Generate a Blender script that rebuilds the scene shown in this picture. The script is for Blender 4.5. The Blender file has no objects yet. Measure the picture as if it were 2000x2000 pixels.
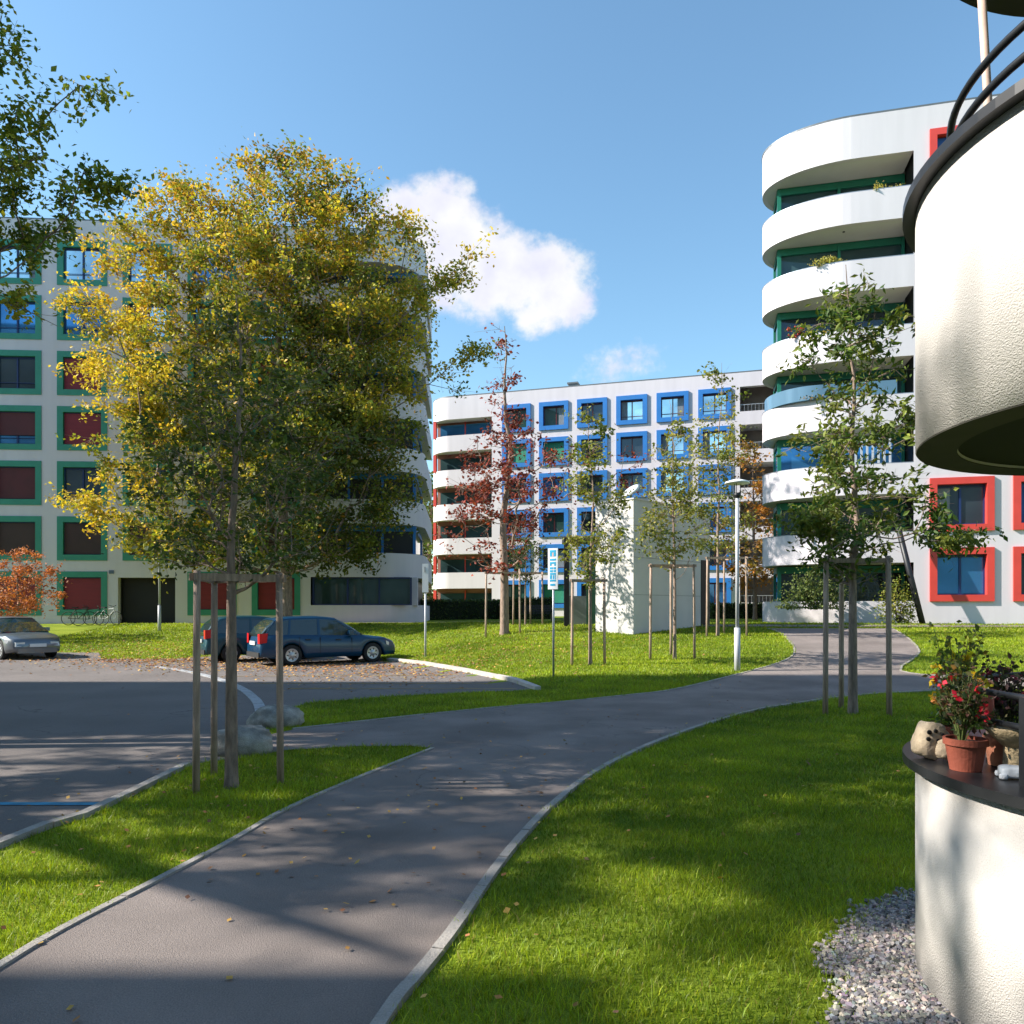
import bpy, math, random
import numpy as np
from mathutils import Vector, Matrix
from mathutils.geometry import delaunay_2d_cdt
random.seed(7)
RS = np.random.RandomState(11)
C = bpy.context.scene.collection
sc = bpy.context.scene
PI = math.pi

# ------------------------------------------------------------------ camera, light, sky
EYE = 1.7
cam_d = bpy.data.cameras.new('camera'); cam = bpy.data.objects.new('camera', cam_d); C.objects.link(cam)
cam.location = (0, 0, EYE); cam.rotation_euler = (PI/2, 0, 0)
cam_d.sensor_width = 36; cam_d.lens = 27; cam_d.shift_y = 0.095; cam_d.clip_start = 0.05; cam_d.clip_end = 3000
sc.camera = cam

SUN_EL = math.radians(34)
sv = Vector((-1, -0.058, 0)).normalized() * math.cos(SUN_EL) + Vector((0, 0, math.sin(SUN_EL)))
sun_d = bpy.data.lights.new('sun', 'SUN'); sun_d.energy = 5.0; sun_d.angle = math.radians(0.53); sun_d.color = (1.0, 0.93, 0.82)
sun = bpy.data.objects.new('sun', sun_d); C.objects.link(sun)
sun.rotation_euler = (-sv).to_track_quat('-Z', 'Y').to_euler(); sun.location = (-40, 0, 40)

W = bpy.data.worlds.new('World'); sc.world = W; W.use_nodes = True
nt = W.node_tree; nt.nodes.clear()
def wn(t, **k):
    n = nt.nodes.new(t)
    for a, b in k.items(): setattr(n, a, b)
    return n
def wl(a, b): nt.links.new(a, b)
def wmath(op, a, b=None, clamp=False):
    n = wn('ShaderNodeMath', operation=op); n.use_clamp = clamp
    for i, v in enumerate((a, b)):
        if v is None: continue
        if isinstance(v, (int, float)): n.inputs[i].default_value = v
        else: wl(v, n.inputs[i])
    return n.outputs[0]
sky = wn('ShaderNodeTexSky', sky_type='NISHITA'); sky.sun_disc = False
sky.sun_elevation = SUN_EL; sky.sun_rotation = math.atan2(sv.x, sv.y)
sky.air_density = 1.15; sky.dust_density = .4; sky.ozone_density = 1.2; sky.altitude = 0
bg = wn('ShaderNodeBackground'); bg.inputs[1].default_value = 0.112; tint = wn('ShaderNodeVectorMath', operation='MULTIPLY'); tint.inputs[1].default_value = (.80, 1.0, 1.03); wl(sky.outputs[0], tint.inputs[0]); wl(tint.outputs[0], bg.inputs[0])
geo = wn('ShaderNodeTexCoord'); sep = wn('ShaderNodeSeparateXYZ'); wl(geo.outputs['Generated'], sep.inputs[0])
yy = wmath('MAXIMUM', sep.outputs[1], 0.02)
cu = wmath('DIVIDE', sep.outputs[0], yy); cv = wmath('DIVIDE', sep.outputs[2], yy)
cmb = wn('ShaderNodeCombineXYZ'); wl(cu, cmb.inputs[0]); wl(cv, cmb.inputs[1])
def wnoise(scale, detail, rough, off=0.0):
    mp = wn('ShaderNodeMapping'); mp.inputs[1].default_value = (off, off*0.7, off*0.3); wl(cmb.outputs[0], mp.inputs[0])
    n = wn('ShaderNodeTexNoise'); n.inputs['Scale'].default_value = scale; n.inputs['Detail'].default_value = detail
    n.inputs['Roughness'].default_value = rough; wl(mp.outputs[0], n.inputs['Vector']); return n.outputs['Fac']
# one cumulus cloud (and two faint wisps) in the sky, laid out by compass direction and height
mask = None
for (bu, bv, ru, rv, wgt) in [(-.098, .515, .072, .055, 1), (-.140, .530, .045, .030, .9), (-.075, .475, .090, .065, 1.1), (-.030, .440, .095, .065, 1.2),
                         (-.080, .425, .060, .045, 1), (.030, .430, .080, .055, 1.1), (.055, .405, .055, .048, .95), (.035, .385, .040, .033, .9),
                         (-.165, .505, .05, .03, .55), (.17, .320, .07, .022, .16)]:
    du = wmath('DIVIDE', wmath('SUBTRACT', cu, bu), ru); dv = wmath('DIVIDE', wmath('SUBTRACT', cv, bv), rv)
    d2 = wmath('ADD', wmath('MULTIPLY', du, du), wmath('MULTIPLY', dv, dv))
    m = wmath('MULTIPLY', wmath('SUBTRACT', 1.15, d2), wgt)
    m = wmath('MAXIMUM', m, -1.0)
    mask = m if mask is None else wmath('MAXIMUM', mask, m)
nz = wnoise(11, 9, .62); nz2 = wnoise(40, 6, .6, 3.1)
mm = wmath('ADD', mask, wmath('MULTIPLY', wmath('SUBTRACT', nz, .43), 2.1))
mm = wmath('ADD', mm, wmath('MULTIPLY', wmath('SUBTRACT', nz2, .5), 1.3))
mr = wn('ShaderNodeMapRange', interpolation_type='SMOOTHSTEP'); wl(mm, mr.inputs[0])
mr.inputs[1].default_value = 0.05; mr.inputs[2].default_value = 1.0
cl = wn('ShaderNodeMapRange'); wl(wnoise(16, 5, .5, 1.7), cl.inputs[0]); cl.inputs[1].default_value = .35; cl.inputs[2].default_value = .65
cl.inputs[3].default_value = .40; cl.inputs[4].default_value = .49
crgb = wn('ShaderNodeCombineColor'); wl(cl.outputs[0], crgb.inputs[0]); wl(cl.outputs[0], crgb.inputs[1]); crgb.inputs[2].default_value = .48
bgc = wn('ShaderNodeBackground'); wl(crgb.outputs[0], bgc.inputs[0]); bgc.inputs[1].default_value = 1.0
mixs = wn('ShaderNodeMixShader'); wl(wmath('MULTIPLY', mr.outputs[0], .97), mixs.inputs[0]); wl(bg.outputs[0], mixs.inputs[1]); wl(bgc.outputs[0], mixs.inputs[2])
out = wn('ShaderNodeOutputWorld'); wl(mixs.outputs[0], out.inputs[0])

sc.view_settings.view_transform = 'Standard'; sc.view_settings.look = 'None'
sc.view_settings.exposure = 1.08; sc.view_settings.gamma = 1
sc.cycles.max_bounces = 6; sc.cycles.diffuse_bounces = 2; sc.cycles.transparent_max_bounces = 6; sc.cycles.use_denoising = True

# ------------------------------------------------------------------ materials
MATS = {}
def M(name, col, rough=.8, var=0.0, vs=3.0, bump=0.0, bs=40.0, metal=0.0, spec=.5, col2=None, coat=0.0, detail=6, stretch=None, fine=0.0, thr=(.35, .65)):
    if name in MATS: return MATS[name]
    m = bpy.data.materials.new(name); m.use_nodes = True; MATS[name] = m
    t = m.node_tree; p = t.nodes['Principled BSDF']
    p.inputs['Roughness'].default_value = rough; p.inputs['Metallic'].default_value = metal
    p.inputs['Specular IOR Level'].default_value = spec; p.inputs['Coat Weight'].default_value = coat
    c = (*col, 1)
    tc = t.nodes.new('ShaderNodeTexCoord'); src = tc.outputs['Object']
    if stretch:
        mp = t.nodes.new('ShaderNodeMapping'); mp.inputs['Scale'].default_value = stretch; t.links.new(src, mp.inputs[0]); src = mp.outputs[0]
    if var or col2 is not None:
        n = t.nodes.new('ShaderNodeTexNoise'); n.inputs['Scale'].default_value = vs; n.inputs['Detail'].default_value = detail
        t.links.new(src, n.inputs['Vector'])
        r = t.nodes.new('ShaderNodeMapRange'); t.links.new(n.outputs['Fac'], r.inputs[0]); r.inputs[1].default_value = thr[0]; r.inputs[2].default_value = thr[1]
        mx = t.nodes.new('ShaderNodeMix'); mx.data_type = 'RGBA'; t.links.new(r.outputs[0], mx.inputs[0])
        a = tuple(x*(1-var) for x in col); b = col2 if col2 is not None else tuple(min(1, x*(1+var)) for x in col)
        mx.inputs[6].default_value = (*a, 1); mx.inputs[7].default_value = (*b, 1); o = mx.outputs[2]
        if fine:
            n2 = t.nodes.new('ShaderNodeTexNoise'); n2.inputs['Scale'].default_value = 130 if vs < 1 else vs*23; n2.inputs['Detail'].default_value = 3
            t.links.new(src, n2.inputs['Vector'])
            r2 = t.nodes.new('ShaderNodeMapRange'); t.links.new(n2.outputs['Fac'], r2.inputs[0]); r2.inputs[1].default_value = .3; r2.inputs[2].default_value = .7
            r2.inputs[3].default_value = 1-fine; r2.inputs[4].default_value = 1+fine
            mu = t.nodes.new('ShaderNodeVectorMath'); mu.operation = 'SCALE'; t.links.new(o, mu.inputs[0]); t.links.new(r2.outputs[0], mu.inputs['Scale']); o = mu.outputs[0]
        t.links.new(o, p.inputs['Base Color'])
    else: p.inputs['Base Color'].default_value = c
    if bump:
        n = t.nodes.new('ShaderNodeTexNoise'); n.inputs['Scale'].default_value = bs; n.inputs['Detail'].default_value = 5; t.links.new(src, n.inputs['Vector'])
        b = t.nodes.new('ShaderNodeBump'); b.inputs['Strength'].default_value = bump; b.inputs['Distance'].default_value = .02
        t.links.new(n.outputs['Fac'], b.inputs['Height']); t.links.new(b.outputs[0], p.inputs['Normal'])
    return m

def leafmat(name, trans=.35, rough=.6):
    m = bpy.data.materials.new(name); m.use_nodes = True; t = m.node_tree; p = t.nodes['Principled BSDF']
    p.inputs['Roughness'].default_value = rough; p.inputs['Specular IOR Level'].default_value = .35
    a = t.nodes.new('ShaderNodeAttribute'); a.attribute_name = 'col'; t.links.new(a.outputs['Color'], p.inputs['Base Color'])
    tr = t.nodes.new('ShaderNodeBsdfTranslucent')
    mu = t.nodes.new('ShaderNodeVectorMath'); mu.operation = 'MULTIPLY'; mu.inputs[1].default_value = (1.25, 1.25, .7)
    t.links.new(a.outputs['Color'], mu.inputs[0]); t.links.new(mu.outputs[0], tr.inputs[0])
    mx = t.nodes.new('ShaderNodeMixShader'); mx.inputs[0].default_value = trans
    t.links.new(p.outputs[0], mx.inputs[1]); t.links.new(tr.outputs[0], mx.inputs[2]); t.links.new(mx.outputs[0], t.nodes['Material Output'].inputs[0])
    return m
LEAF = leafmat('leaf'); BLADE = leafmat('grass_blade', .35, .5); LITTER = leafmat('litter', .1, .8)

WHITE = M('white_render', (.64, .60, .645), .9, .045, 1.3, .12, 60, spec=.2, thr=(.3, .7), stretch=(1.5, 1.5, .14))
STUCCO = M('coarse_stucco', (.50, .475, .455), .95, .06, 2, .5, 150, spec=.15)
SOFFIT = M('soffit_paint', (.62, .61, .58), .9, .04, 1)
ROOFEDGE = M('roof_metal', (.16, .17, .18), .5, .1, 3, metal=.4)
GREEN = M('green_paint', (.035, .25, .175), .5, .06, 2)
GREEN2 = M('bright_green_paint', (.010, .165, .105), .45, .06, 2)
BLUE = M('blue_paint', (.022, .175, .52), .45, .05, 2)
REDP = M('red_paint', (.62, .058, .045), .45, .05, 2)
DBLUE = M('dark_blue_frame', (.012, .03, .12), .4)
DRED = M('dark_red_frame', (.10, .012, .015), .4)
DGREY = M('dark_frame', (.02, .022, .026), .45)
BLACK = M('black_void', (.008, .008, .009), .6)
BLINDRED = M('red_roller_blind', (.20, .012, .022), .6, .08, 1.5, stretch=(1, 1, 8))
BLINDDRED = M('dark_red_roller_blind', (.085, .010, .014), .6, .12, 1.5)
BLINDBR = M('brown_roller_blind', (.045, .018, .014), .6, .15, 1.5)
BLINDGR = M('green_roller_blind', (.02, .22, .13), .6, .12, 1.5)
BLINDBL = M('blue_roller_blind', (.004, .05, .22), .35, .3, 1.0)
CURT = M('pale_curtain', (.17, .19, .20), .5, .3, 4, stretch=(12, 12, 1))
ROOMRED = M('warm_recess_paint', (.30, .13, .10), .9, .1, 2)
def glass(name, col, spec=.6, rough=.03, metal=0.0):
    return M(name, col, rough, .35, .35, spec=spec, metal=metal, bump=.02, bs=.8)
G_SKY = glass('sky_reflecting_glass', (.55, .72, .86), .8, .04, .85)
G_BLUE = glass('blue_glass', (.06, .24, .50), .8, .04, .6)
G_DARK = glass('dark_glass', (.05, .07, .09), .7, .04, .5)
G_GREEN = glass('greenish_glass', (.03, .075, .06), .6)
G_TEAL = glass('teal_glass', (.035, .07, .075), .6)
CONC = M('concrete', (.60, .575, .555), .9, .08, 1.2, .25, 30, col2=(.50, .485, .47))
ASPH = M('asphalt', (.215, .182, .168), .92, .20, .8, .6, 220, fine=.22, spec=.25, detail=4)
ROADA = M('road_asphalt', (.18, .158, .15), .92, .10, .5, .6, 200, fine=.22, spec=.25)
KERB = M('kerb_stone', (.30, .275, .25), .85, .12, 5, .4, 60, fine=.15)
KERBW = M('pale_kerb_stone', (.46, .41, .37), .85, .12, 5, .3, 60)
GRAN = M('granite_strip', (.33, .34, .36), .8, .2, 9, .4, 60)
WOOD = M('weathered_wood', (.38, .275, .215), .85, .25, 6, .6, 30, stretch=(6, 6, .6), fine=.2)
BARK = M('bark', (.27, .195, .155), .95, .3, 8, .9, 30, stretch=(3, 3, .7), fine=.2)
BARKD = M('dark_bark', (.075, .055, .045), .95, .3, 8, .9, 30, stretch=(3, 3, .7))
STONE = M('boulder_stone', (.27, .25, .215), .9, .4, 5, 1.0, 14, fine=.25)
STEEL = M('galvanised_steel', (.42, .43, .45), .45, .06, 8, metal=.55)
PALEPOLE = M('pale_pole', (.45, .46, .50), .45, .05, 5)
DARKST = M('dark_steel', (.018, .02, .024), .45, metal=.3)
RIM = M('dark_metal_coping', (.035, .036, .040), .38, .1, 6, metal=.5)
SIGNW = M('sign_white', (.75, .77, .78), .4); SIGNC = M('sign_cyan', (.03, .38, .62), .4)
SIGNO = M('sign_pink', (.75, .5, .45), .4)
TERRA = M('terracotta', (.24, .055, .030), .8, .15, 6, .2, 40)
TERRA2 = M('light_terracotta', (.52, .20, .12), .8, .15, 6, .2, 40)
CREAM = M('cream_ceramic', (.50, .39, .27), .8, .12, 30, .6, 30)
CERAM = M('white_ceramic', (.62, .64, .68), .35, .15, 20, .3, 30)
BEIGE = M('beige_fibre', (.42, .32, .19), .9, .2, 40, .6, 80)
PINKC = M('pink_wax', (.60, .16, .14), .5)
SOIL = M('soil', (.06, .045, .035), .95, .3, 10, .6, 40)
LAWN = M('lawn_ground', (.13, .20, .012), .95, .22, .6, .5, 60, col2=(.24, .29, .03), fine=.45, spec=.1)
FIELD = M('far_ground', (.07, .11, .02), .95, .2, .1, spec=.1)
RUBBER = M('tyre_rubber', (.012, .012, .013), .8)
ALLOY = M('wheel_alloy', (.45, .45, .46), .35, metal=.5)
CARGLASS = M('car_glass', (.02, .035, .035), .04, spec=.9)
LITEG = M('lamp_glass', (.60, .62, .62), .15)
REDLENS = M('red_lens', (.55, .02, .02), .2)
PLATE = M('plate_white', (.7, .7, .7), .5)
PLASTIC = M('black_plastic', (.015, .015, .016), .6)
BLUELINE = M('blue_marking', (.03, .22, .36), .8, .2, 6); YELLINE = M('yellow_marking', (.55, .36, .05), .8, .35, 4, col2=(.22, .17, .12))
WHLINE = M('white_marking', (.6, .58, .55), .85, .2, 6)
def cracks(m, sc_, wd):
    t = m.node_tree; p = t.nodes['Principled BSDF']; l = p.inputs['Base Color'].links[0]; src = l.from_socket
    tc = t.nodes.new('ShaderNodeTexCoord'); n = t.nodes.new('ShaderNodeTexNoise'); n.inputs['Scale'].default_value = 1.6; n.inputs['Detail'].default_value = 6; t.links.new(tc.outputs['Object'], n.inputs['Vector'])
    ad = t.nodes.new('ShaderNodeVectorMath'); ad.operation = 'ADD'; t.links.new(tc.outputs['Object'], ad.inputs[0]); t.links.new(n.outputs['Color'], ad.inputs[1])
    v = t.nodes.new('ShaderNodeTexVoronoi'); v.feature = 'DISTANCE_TO_EDGE'; v.inputs['Scale'].default_value = sc_; t.links.new(ad.outputs[0], v.inputs['Vector'])
    r1 = t.nodes.new('ShaderNodeMapRange'); t.links.new(v.outputs['Distance'], r1.inputs[0]); r1.inputs[1].default_value = 0; r1.inputs[2].default_value = wd; r1.inputs[3].default_value = 1; r1.inputs[4].default_value = 0
    n2 = t.nodes.new('ShaderNodeTexNoise'); n2.inputs['Scale'].default_value = .5; t.links.new(tc.outputs['Object'], n2.inputs['Vector'])
    r2 = t.nodes.new('ShaderNodeMapRange'); t.links.new(n2.outputs['Fac'], r2.inputs[0]); r2.inputs[1].default_value = .5; r2.inputs[2].default_value = .58; r2.inputs[4].default_value = .6
    mu = t.nodes.new('ShaderNodeMath'); mu.operation = 'MULTIPLY'; t.links.new(r1.outputs[0], mu.inputs[0]); t.links.new(r2.outputs[0], mu.inputs[1])
    mx = t.nodes.new('ShaderNodeMix'); mx.data_type = 'RGBA'; t.links.new(mu.outputs[0], mx.inputs[0]); t.links.new(src, mx.inputs[6]); mx.inputs[7].default_value = (.03, .027, .025, 1); t.links.new(mx.outputs[2], p.inputs['Base Color'])
cracks(ASPH, .55, .006); cracks(ROADA, .3, .006)
GRAVELM = leafmat('gravel_stone', .0, .9)

# ------------------------------------------------------------------ mesh helpers
def link_mesh(name, V, F, mat, parent=None, smooth=False):
    me = bpy.data.meshes.new(name); me.from_pydata([tuple(v) for v in V], [], F); me.update()
    if smooth:
        for p in me.polygons: p.use_smooth = True
    me.materials.append(mat)
    o = bpy.data.objects.new(name, me); C.objects.link(o)
    if parent is not None: o.parent = parent
    return o
def np_mesh(name, V, Q, mat, parent=None, col=None, smooth=False, org=(0, 0, 0)):
    V = np.asarray(V, np.float32) - np.asarray(org, np.float32)
    Q = np.asarray(Q, np.int32); k = Q.shape[1]
    me = bpy.data.meshes.new(name); me.vertices.add(len(V)); me.vertices.foreach_set('co', V.ravel())
    me.loops.add(Q.size); me.loops.foreach_set('vertex_index', Q.ravel())
    me.polygons.add(len(Q)); me.polygons.foreach_set('loop_start', np.arange(0, Q.size, k, dtype=np.int32))
    me.polygons.foreach_set('use_smooth', np.full(len(Q), smooth))
    if col is not None:
        a = me.color_attributes.new('col', 'FLOAT_COLOR', 'POINT')
        c4 = np.ones((len(V), 4), np.float32); c4[:, :3] = col; a.data.foreach_set('color', c4.ravel())
    me.update(calc_edges=True); me.validate()
    me.materials.append(mat)
    o = bpy.data.objects.new(name, me); C.objects.link(o)
    if parent is not None: o.parent = parent
    return o
ORG = {}
def thing(name, label, cat, loc=(0, 0, 0), rz=0, group=None):
    o = bpy.data.objects.new(name, None); C.objects.link(o); o.location = loc; o.rotation_euler = (0, 0, rz)
    o.empty_display_size = .3; tag(o, label, cat, group); ORG[o.name] = Vector(loc); return o
def tag(o, label=None, cat=None, group=None, kind=None):
    if label: o['label'] = label
    if cat: o['category'] = cat
    if group: o['group'] = group
    if kind: o['kind'] = kind
    return o
def org_of(o):
    while o.parent: o = o.parent
    return ORG.get(o.name, Vector((0, 0, 0)))
class MB:
    def __init__(s, T=None): s.v = []; s.f = []; s.T = T
    def add(s, V, F):
        n = len(s.v); s.v += [Vector(p) for p in V]; s.f += [tuple(i+n for i in f) for f in F]; return s
    def box(s, x0, x1, y0, y1, z0, z1):
        return s.add([(x0, y0, z0), (x1, y0, z0), (x1, y1, z0), (x0, y1, z0), (x0, y0, z1), (x1, y0, z1), (x1, y1, z1), (x0, y1, z1)],
                     [(0, 3, 2, 1), (4, 5, 6, 7), (0, 1, 5, 4), (1, 2, 6, 5), (2, 3, 7, 6), (3, 0, 4, 7)])
    def prism(s, poly, z0, z1):
        n = len(poly); V = [(p[0], p[1], z0) for p in poly] + [(p[0], p[1], z1) for p in poly]
        return s.add(V, [tuple(range(n))[::-1], tuple(range(n, 2*n))] + [(i, (i+1) % n, n+(i+1) % n, n+i) for i in range(n)])
    def tube(s, pts, r, n=8, closed=False, caps=True):
        pts = [Vector(p) for p in pts]; k = len(pts); rr = r if isinstance(r, (list, tuple)) else [r]*k
        V = []; up = None
        for i, p in enumerate(pts):
            a = pts[(i-1) % k] if (closed or i) else p; b = pts[(i+1) % k] if (closed or i < k-1) else p
            d = (b-a).normalized()
            if up is None: up = d.orthogonal().normalized()
            up = (up - d*up.dot(d)).normalized(); w = d.cross(up)
            V += [p + (up*math.cos(2*PI*j/n) + w*math.sin(2*PI*j/n))*rr[i] for j in range(n)]
        F = []
        for i in range(k if closed else k-1):
            i2 = (i+1) % k
            F += [(i*n+j, i*n+(j+1) % n, i2*n+(j+1) % n, i2*n+j) for j in range(n)]
        if caps and not closed: F += [tuple(range(n))[::-1], tuple(range((k-1)*n, k*n))]
        return s.add(V, F)
    def lathe(s, prof, cx=0, cy=0, n=24, a0=0, a1=2*PI):
        full = abs(a1-a0-2*PI) < 1e-6; m = n if full else n+1; k = len(prof)
        V = [(cx+r*math.cos(a0+(a1-a0)*j/n), cy+r*math.sin(a0+(a1-a0)*j/n), z) for (r, z) in prof for j in range(m)]
        F = []
        for i in range(k-1):
            for j in range(n):
                j2 = (j+1) % m; F.append((i*m+j, i*m+j2, (i+1)*m+j2, (i+1)*m+j))
        return s.add(V, F)
    def ring(s, u0, u1, z0, z1, w, d0, d1):      # rectangular ring in the u,z plane, d is depth
        O = [(u0, z0), (u1, z0), (u1, z1), (u0, z1)]; I = [(u0+w, z0+w), (u1-w, z0+w), (u1-w, z1-w), (u0+w, z1-w)]
        V = [(a, d, b) for d in (d0, d1) for P in (O, I) for (a, b) in P]
        F = []
        for i in range(4):
            j = (i+1) % 4
            F += [(i, j, 4+j, 4+i), (8+i, 12+i, 12+j, 8+j), (i, 8+i, 8+j, j), (4+i, 4+j, 12+j, 12+i)]
        return s.add(V, F)
    def build(s, name, mat, parent=None, smooth=False, local=False):
        V = [s.T(v) for v in s.v] if s.T else s.v
        if parent is not None and not local: o0 = org_of(parent); V = [v-o0 for v in V]
        o = link_mesh(name, V, s.f, mat, parent, smooth)
        return o

# ------------------------------------------------------------------ terrain
def terrain(x, y):
    x = np.asarray(x, float); y = np.asarray(y, float)
    yf = np.interp(x, [-60, -9, -4.6, .48, 2, 60], [28.5, 28.3, 25.6, 16.2, 15.6, 15.6])
    L = np.interp(x, [-60, -9, 2, 60], [11, 11, 14.6, 14.6])
    t = np.clip((y-yf)/L, 0, 1); t = t*.88 + .12*t*t*(3-2*t)
    top = np.interp(x, [-60, -5, 5, 60], [.92, .98, 1.08, 1.12])
    return top*t + np.clip((y-yf-L)/60, 0, 1)*.15
def tz(x, y): return float(terrain(x, y))
def at(px, py):                                 # where a sight line of the photograph (2000 px wide) meets the ground
    a = (px-1000)/1500; b = (py-1190)/1500
    lo, hi = 1.0, 150.0
    for y in np.arange(1.0, 150, .1):
        if EYE-b*y <= tz(a*y, y): hi = y; lo = y-.1; break
    for _ in range(20):
        m = (lo+hi)/2
        if EYE-b*m <= tz(a*m, m): hi = m
        else: lo = m
    return (a*hi, hi)
def inpoly(P, poly):
    P = np.asarray(P, float); x, y = P[:, 0], P[:, 1]; c = np.zeros(len(P), bool); n = len(poly)
    for i in range(n):
        x1, y1 = poly[i]; x2, y2 = poly[(i+1) % n]
        if y1 == y2: continue
        c ^= ((y1 > y) != (y2 > y)) & (x < (x2-x1)*(y-y1)/(y2-y1)+x1)
    return c
def resample(pts, step, closed=False):
    out = []; n = len(pts)
    for i in range(n if closed else n-1):
        a = Vector(pts[i][:2]); b = Vector(pts[(i+1) % n][:2]); k = max(1, int((b-a).length/step))
        out += [tuple(a.lerp(b, j/k)) for j in range(k)]
    if not closed: out.append(tuple(pts[-1][:2]))
    return out
def smooth_line(pts, it=2):
    pts = [Vector(p[:2]) for p in pts]
    for _ in range(it):
        q = [pts[0]]
        for a, b in zip(pts, pts[1:]): q += [a.lerp(b, .25), a.lerp(b, .75)]
        q.append(pts[-1]); pts = q
    return [tuple(p) for p in pts]
def drape(name, poly, zoff, mat, step=1.0):
    bd = resample(poly, step, True); P = np.array(bd)
    x0, y0 = P.min(0); x1, y1 = P.max(0)
    gx, gy = np.meshgrid(np.arange(x0, x1, step), np.arange(y0, y1, step)); G = np.stack([gx.ravel(), gy.ravel()], 1)
    G = G[inpoly(G, poly)]
    d = np.min(np.linalg.norm(G[:, None, :]-P[None, :, :], axis=2), axis=1) if len(G) < 20000 else np.ones(len(G))
    G = G[d > step*.3]
    vs = [Vector(b) for b in bd] + [Vector(g) for g in G]
    r = delaunay_2d_cdt(vs, [], [list(range(len(bd)))], 1, 1e-5)
    V = [(v.x, v.y, tz(v.x, v.y)+zoff) for v in r[0]]
    F = [tuple(f) for f in r[2]]
    o = link_mesh(name, V, F, mat); return o
def strip(name, line, w, zoff, h, mat, side=1, parent=None, joint=None):   # kerb-like strip laid along a line
    ln = resample(line, .25); mb = MB(); P = [Vector(p) for p in ln]; L = []
    for i, p in enumerate(P):
        a = P[max(0, i-1)]; b = P[min(len(P)-1, i+1)]; d = (b-a).normalized(); L.append(Vector((-d.y, d.x))*side)
    k = joint or 10**9; i = 0
    while i < len(P)-1:
        j = min(len(P)-1, i+k); V = []
        jz = random.uniform(-.004, .004) if joint else 0
        for q in range(i, j+1):
            p = P[q].copy()
            if joint and q == j and j < len(P)-1: p = P[q].lerp(P[q-1], .05)
            for (o_, zz) in ((0, zoff-.1), (0, zoff+h+jz), (w, zoff+h+jz), (w, zoff-.1)):
                e = p+L[q]*o_; V.append((e.x, e.y, tz(e.x, e.y)+zz))
        F = []
        for q in range(j-i):
            for s_ in range(3): F.append((q*4+s_, (q+1)*4+s_, (q+1)*4+s_+1, q*4+s_+1))
        F += [(0, 1, 2, 3), tuple((j-i)*4+t for t in (3, 2, 1, 0))]
        mb.add(V, F); i = j
    return mb.build(name, mat)

# ground sheet out to the horizon
xs = np.concatenate([[-1500, -600, -250, -120, -80], np.arange(-60, 60.1, .75), [80, 120, 250, 600, 1500]])
ys = np.concatenate([[-600, -200, -80, -30, -10], np.arange(0, 60.1, .75), [80, 120, 250, 600, 1800]])
gx, gy = np.meshgrid(xs, ys); gz = terrain(gx, gy); nx, ny = len(xs), len(ys)
idx = np.arange(nx*ny).reshape(ny, nx)
Q = np.stack([idx[:-1, :-1], idx[:-1, 1:], idx[1:, 1:], idx[1:, :-1]], -1).reshape(-1, 4)
lawn = np_mesh('lawn', np.stack([gx, gy, gz], -1).reshape(-1, 3), Q, LAWN, smooth=True)
tag(lawn, kind='structure')

pathL = [(-2.55, -3), (-2.5, 1.5)] + [at(*p) for p in [(0, 1899), (140, 1814), (305, 1731), (466, 1643), (549, 1591), (688, 1529), (776, 1493), (849, 1464)]]
islTop = [at(*p) for p in [(800, 1459), (690, 1460), (560, 1467), (500, 1478), (400, 1490)]]
roadK = [at(*p) for p in [(372, 1497), (259, 1555), (171, 1597), (103, 1617), (0, 1659)]] + [(-4.55, 4.2), (-5.2, 1), (-5.6, -3)]
pathR = [(-.95, -3), (-.85, 1.0)] + [at(*p) for p in [(725, 2000), (818, 1894), (880, 1817), (937, 1729), (994, 1656), (1056, 1589), (1128, 1527), (1201, 1485), (1294, 1444), (1398, 1408), (1491, 1384), (1594, 1369), (1680, 1358), (1794, 1350)]] + [(14, 16.6), (30, 17)]
pathUL = [at(*p) for p in [(573, 1427), (725, 1410), (932, 1387), (1139, 1369), (1242, 1358), (1335, 1346), (1449, 1317), (1532, 1294), (1556, 1278), (1550, 1258), (1522, 1234), (1500, 1228)]]
pathUR = [at(*p) for p in [(1742, 1228), (1770, 1244), (1796, 1270), (1788, 1284), (1748, 1309), (1785, 1318), (1850, 1321)]] + [(15, 18.3), (30, 18.8)]
pathL = smooth_line(pathL); pathR = smooth_line(pathR); pathUL = smooth_line(pathUL); pathUR = smooth_line(pathUR, 1)
parkN = [at(*p) for p in [(545, 1395), (600, 1374), (784, 1360), (930, 1353), (1045, 1349)]]
kerbP = [at(*p) for p in [(1045, 1349), (1000, 1333), (900, 1312), (820, 1298), (755, 1291)]]
parkB = [(-5.4, 28.4), (-10.4, 28.2), (-11.5, 26.2), (-14, 26.2), (-15.6, 29), (-45, 29.5)]
road_poly = islTop[-2:] + roadK + [(-45, -3)] + parkB[::-1] + kerbP[::-1] + parkN[::-1] + [at(520, 1420)]
path_poly = pathL + islTop[:-1] + [at(480, 1440), at(530, 1436)] + pathUL + pathUR + pathR[::-1]
road = drape('road', road_poly, .010, ROADA, 1.2); tag(road, kind='structure')
path = drape('path', path_poly, .016, ASPH, 1.0); tag(path, kind='structure')
cross = drape('pavement', [(5, 30.2), (40, 29.2), (40, 28.4), (3, 29.4)], .03, ASPH, 1.0); tag(cross, kind='structure')
far_path = drape('path', [(-12, 41.0), (-12, 40.2), (4, 38.6), (22, 36), (22, 37), (4, 39.8)], .03, ASPH, 1.5); tag(far_path, kind='structure')
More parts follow.
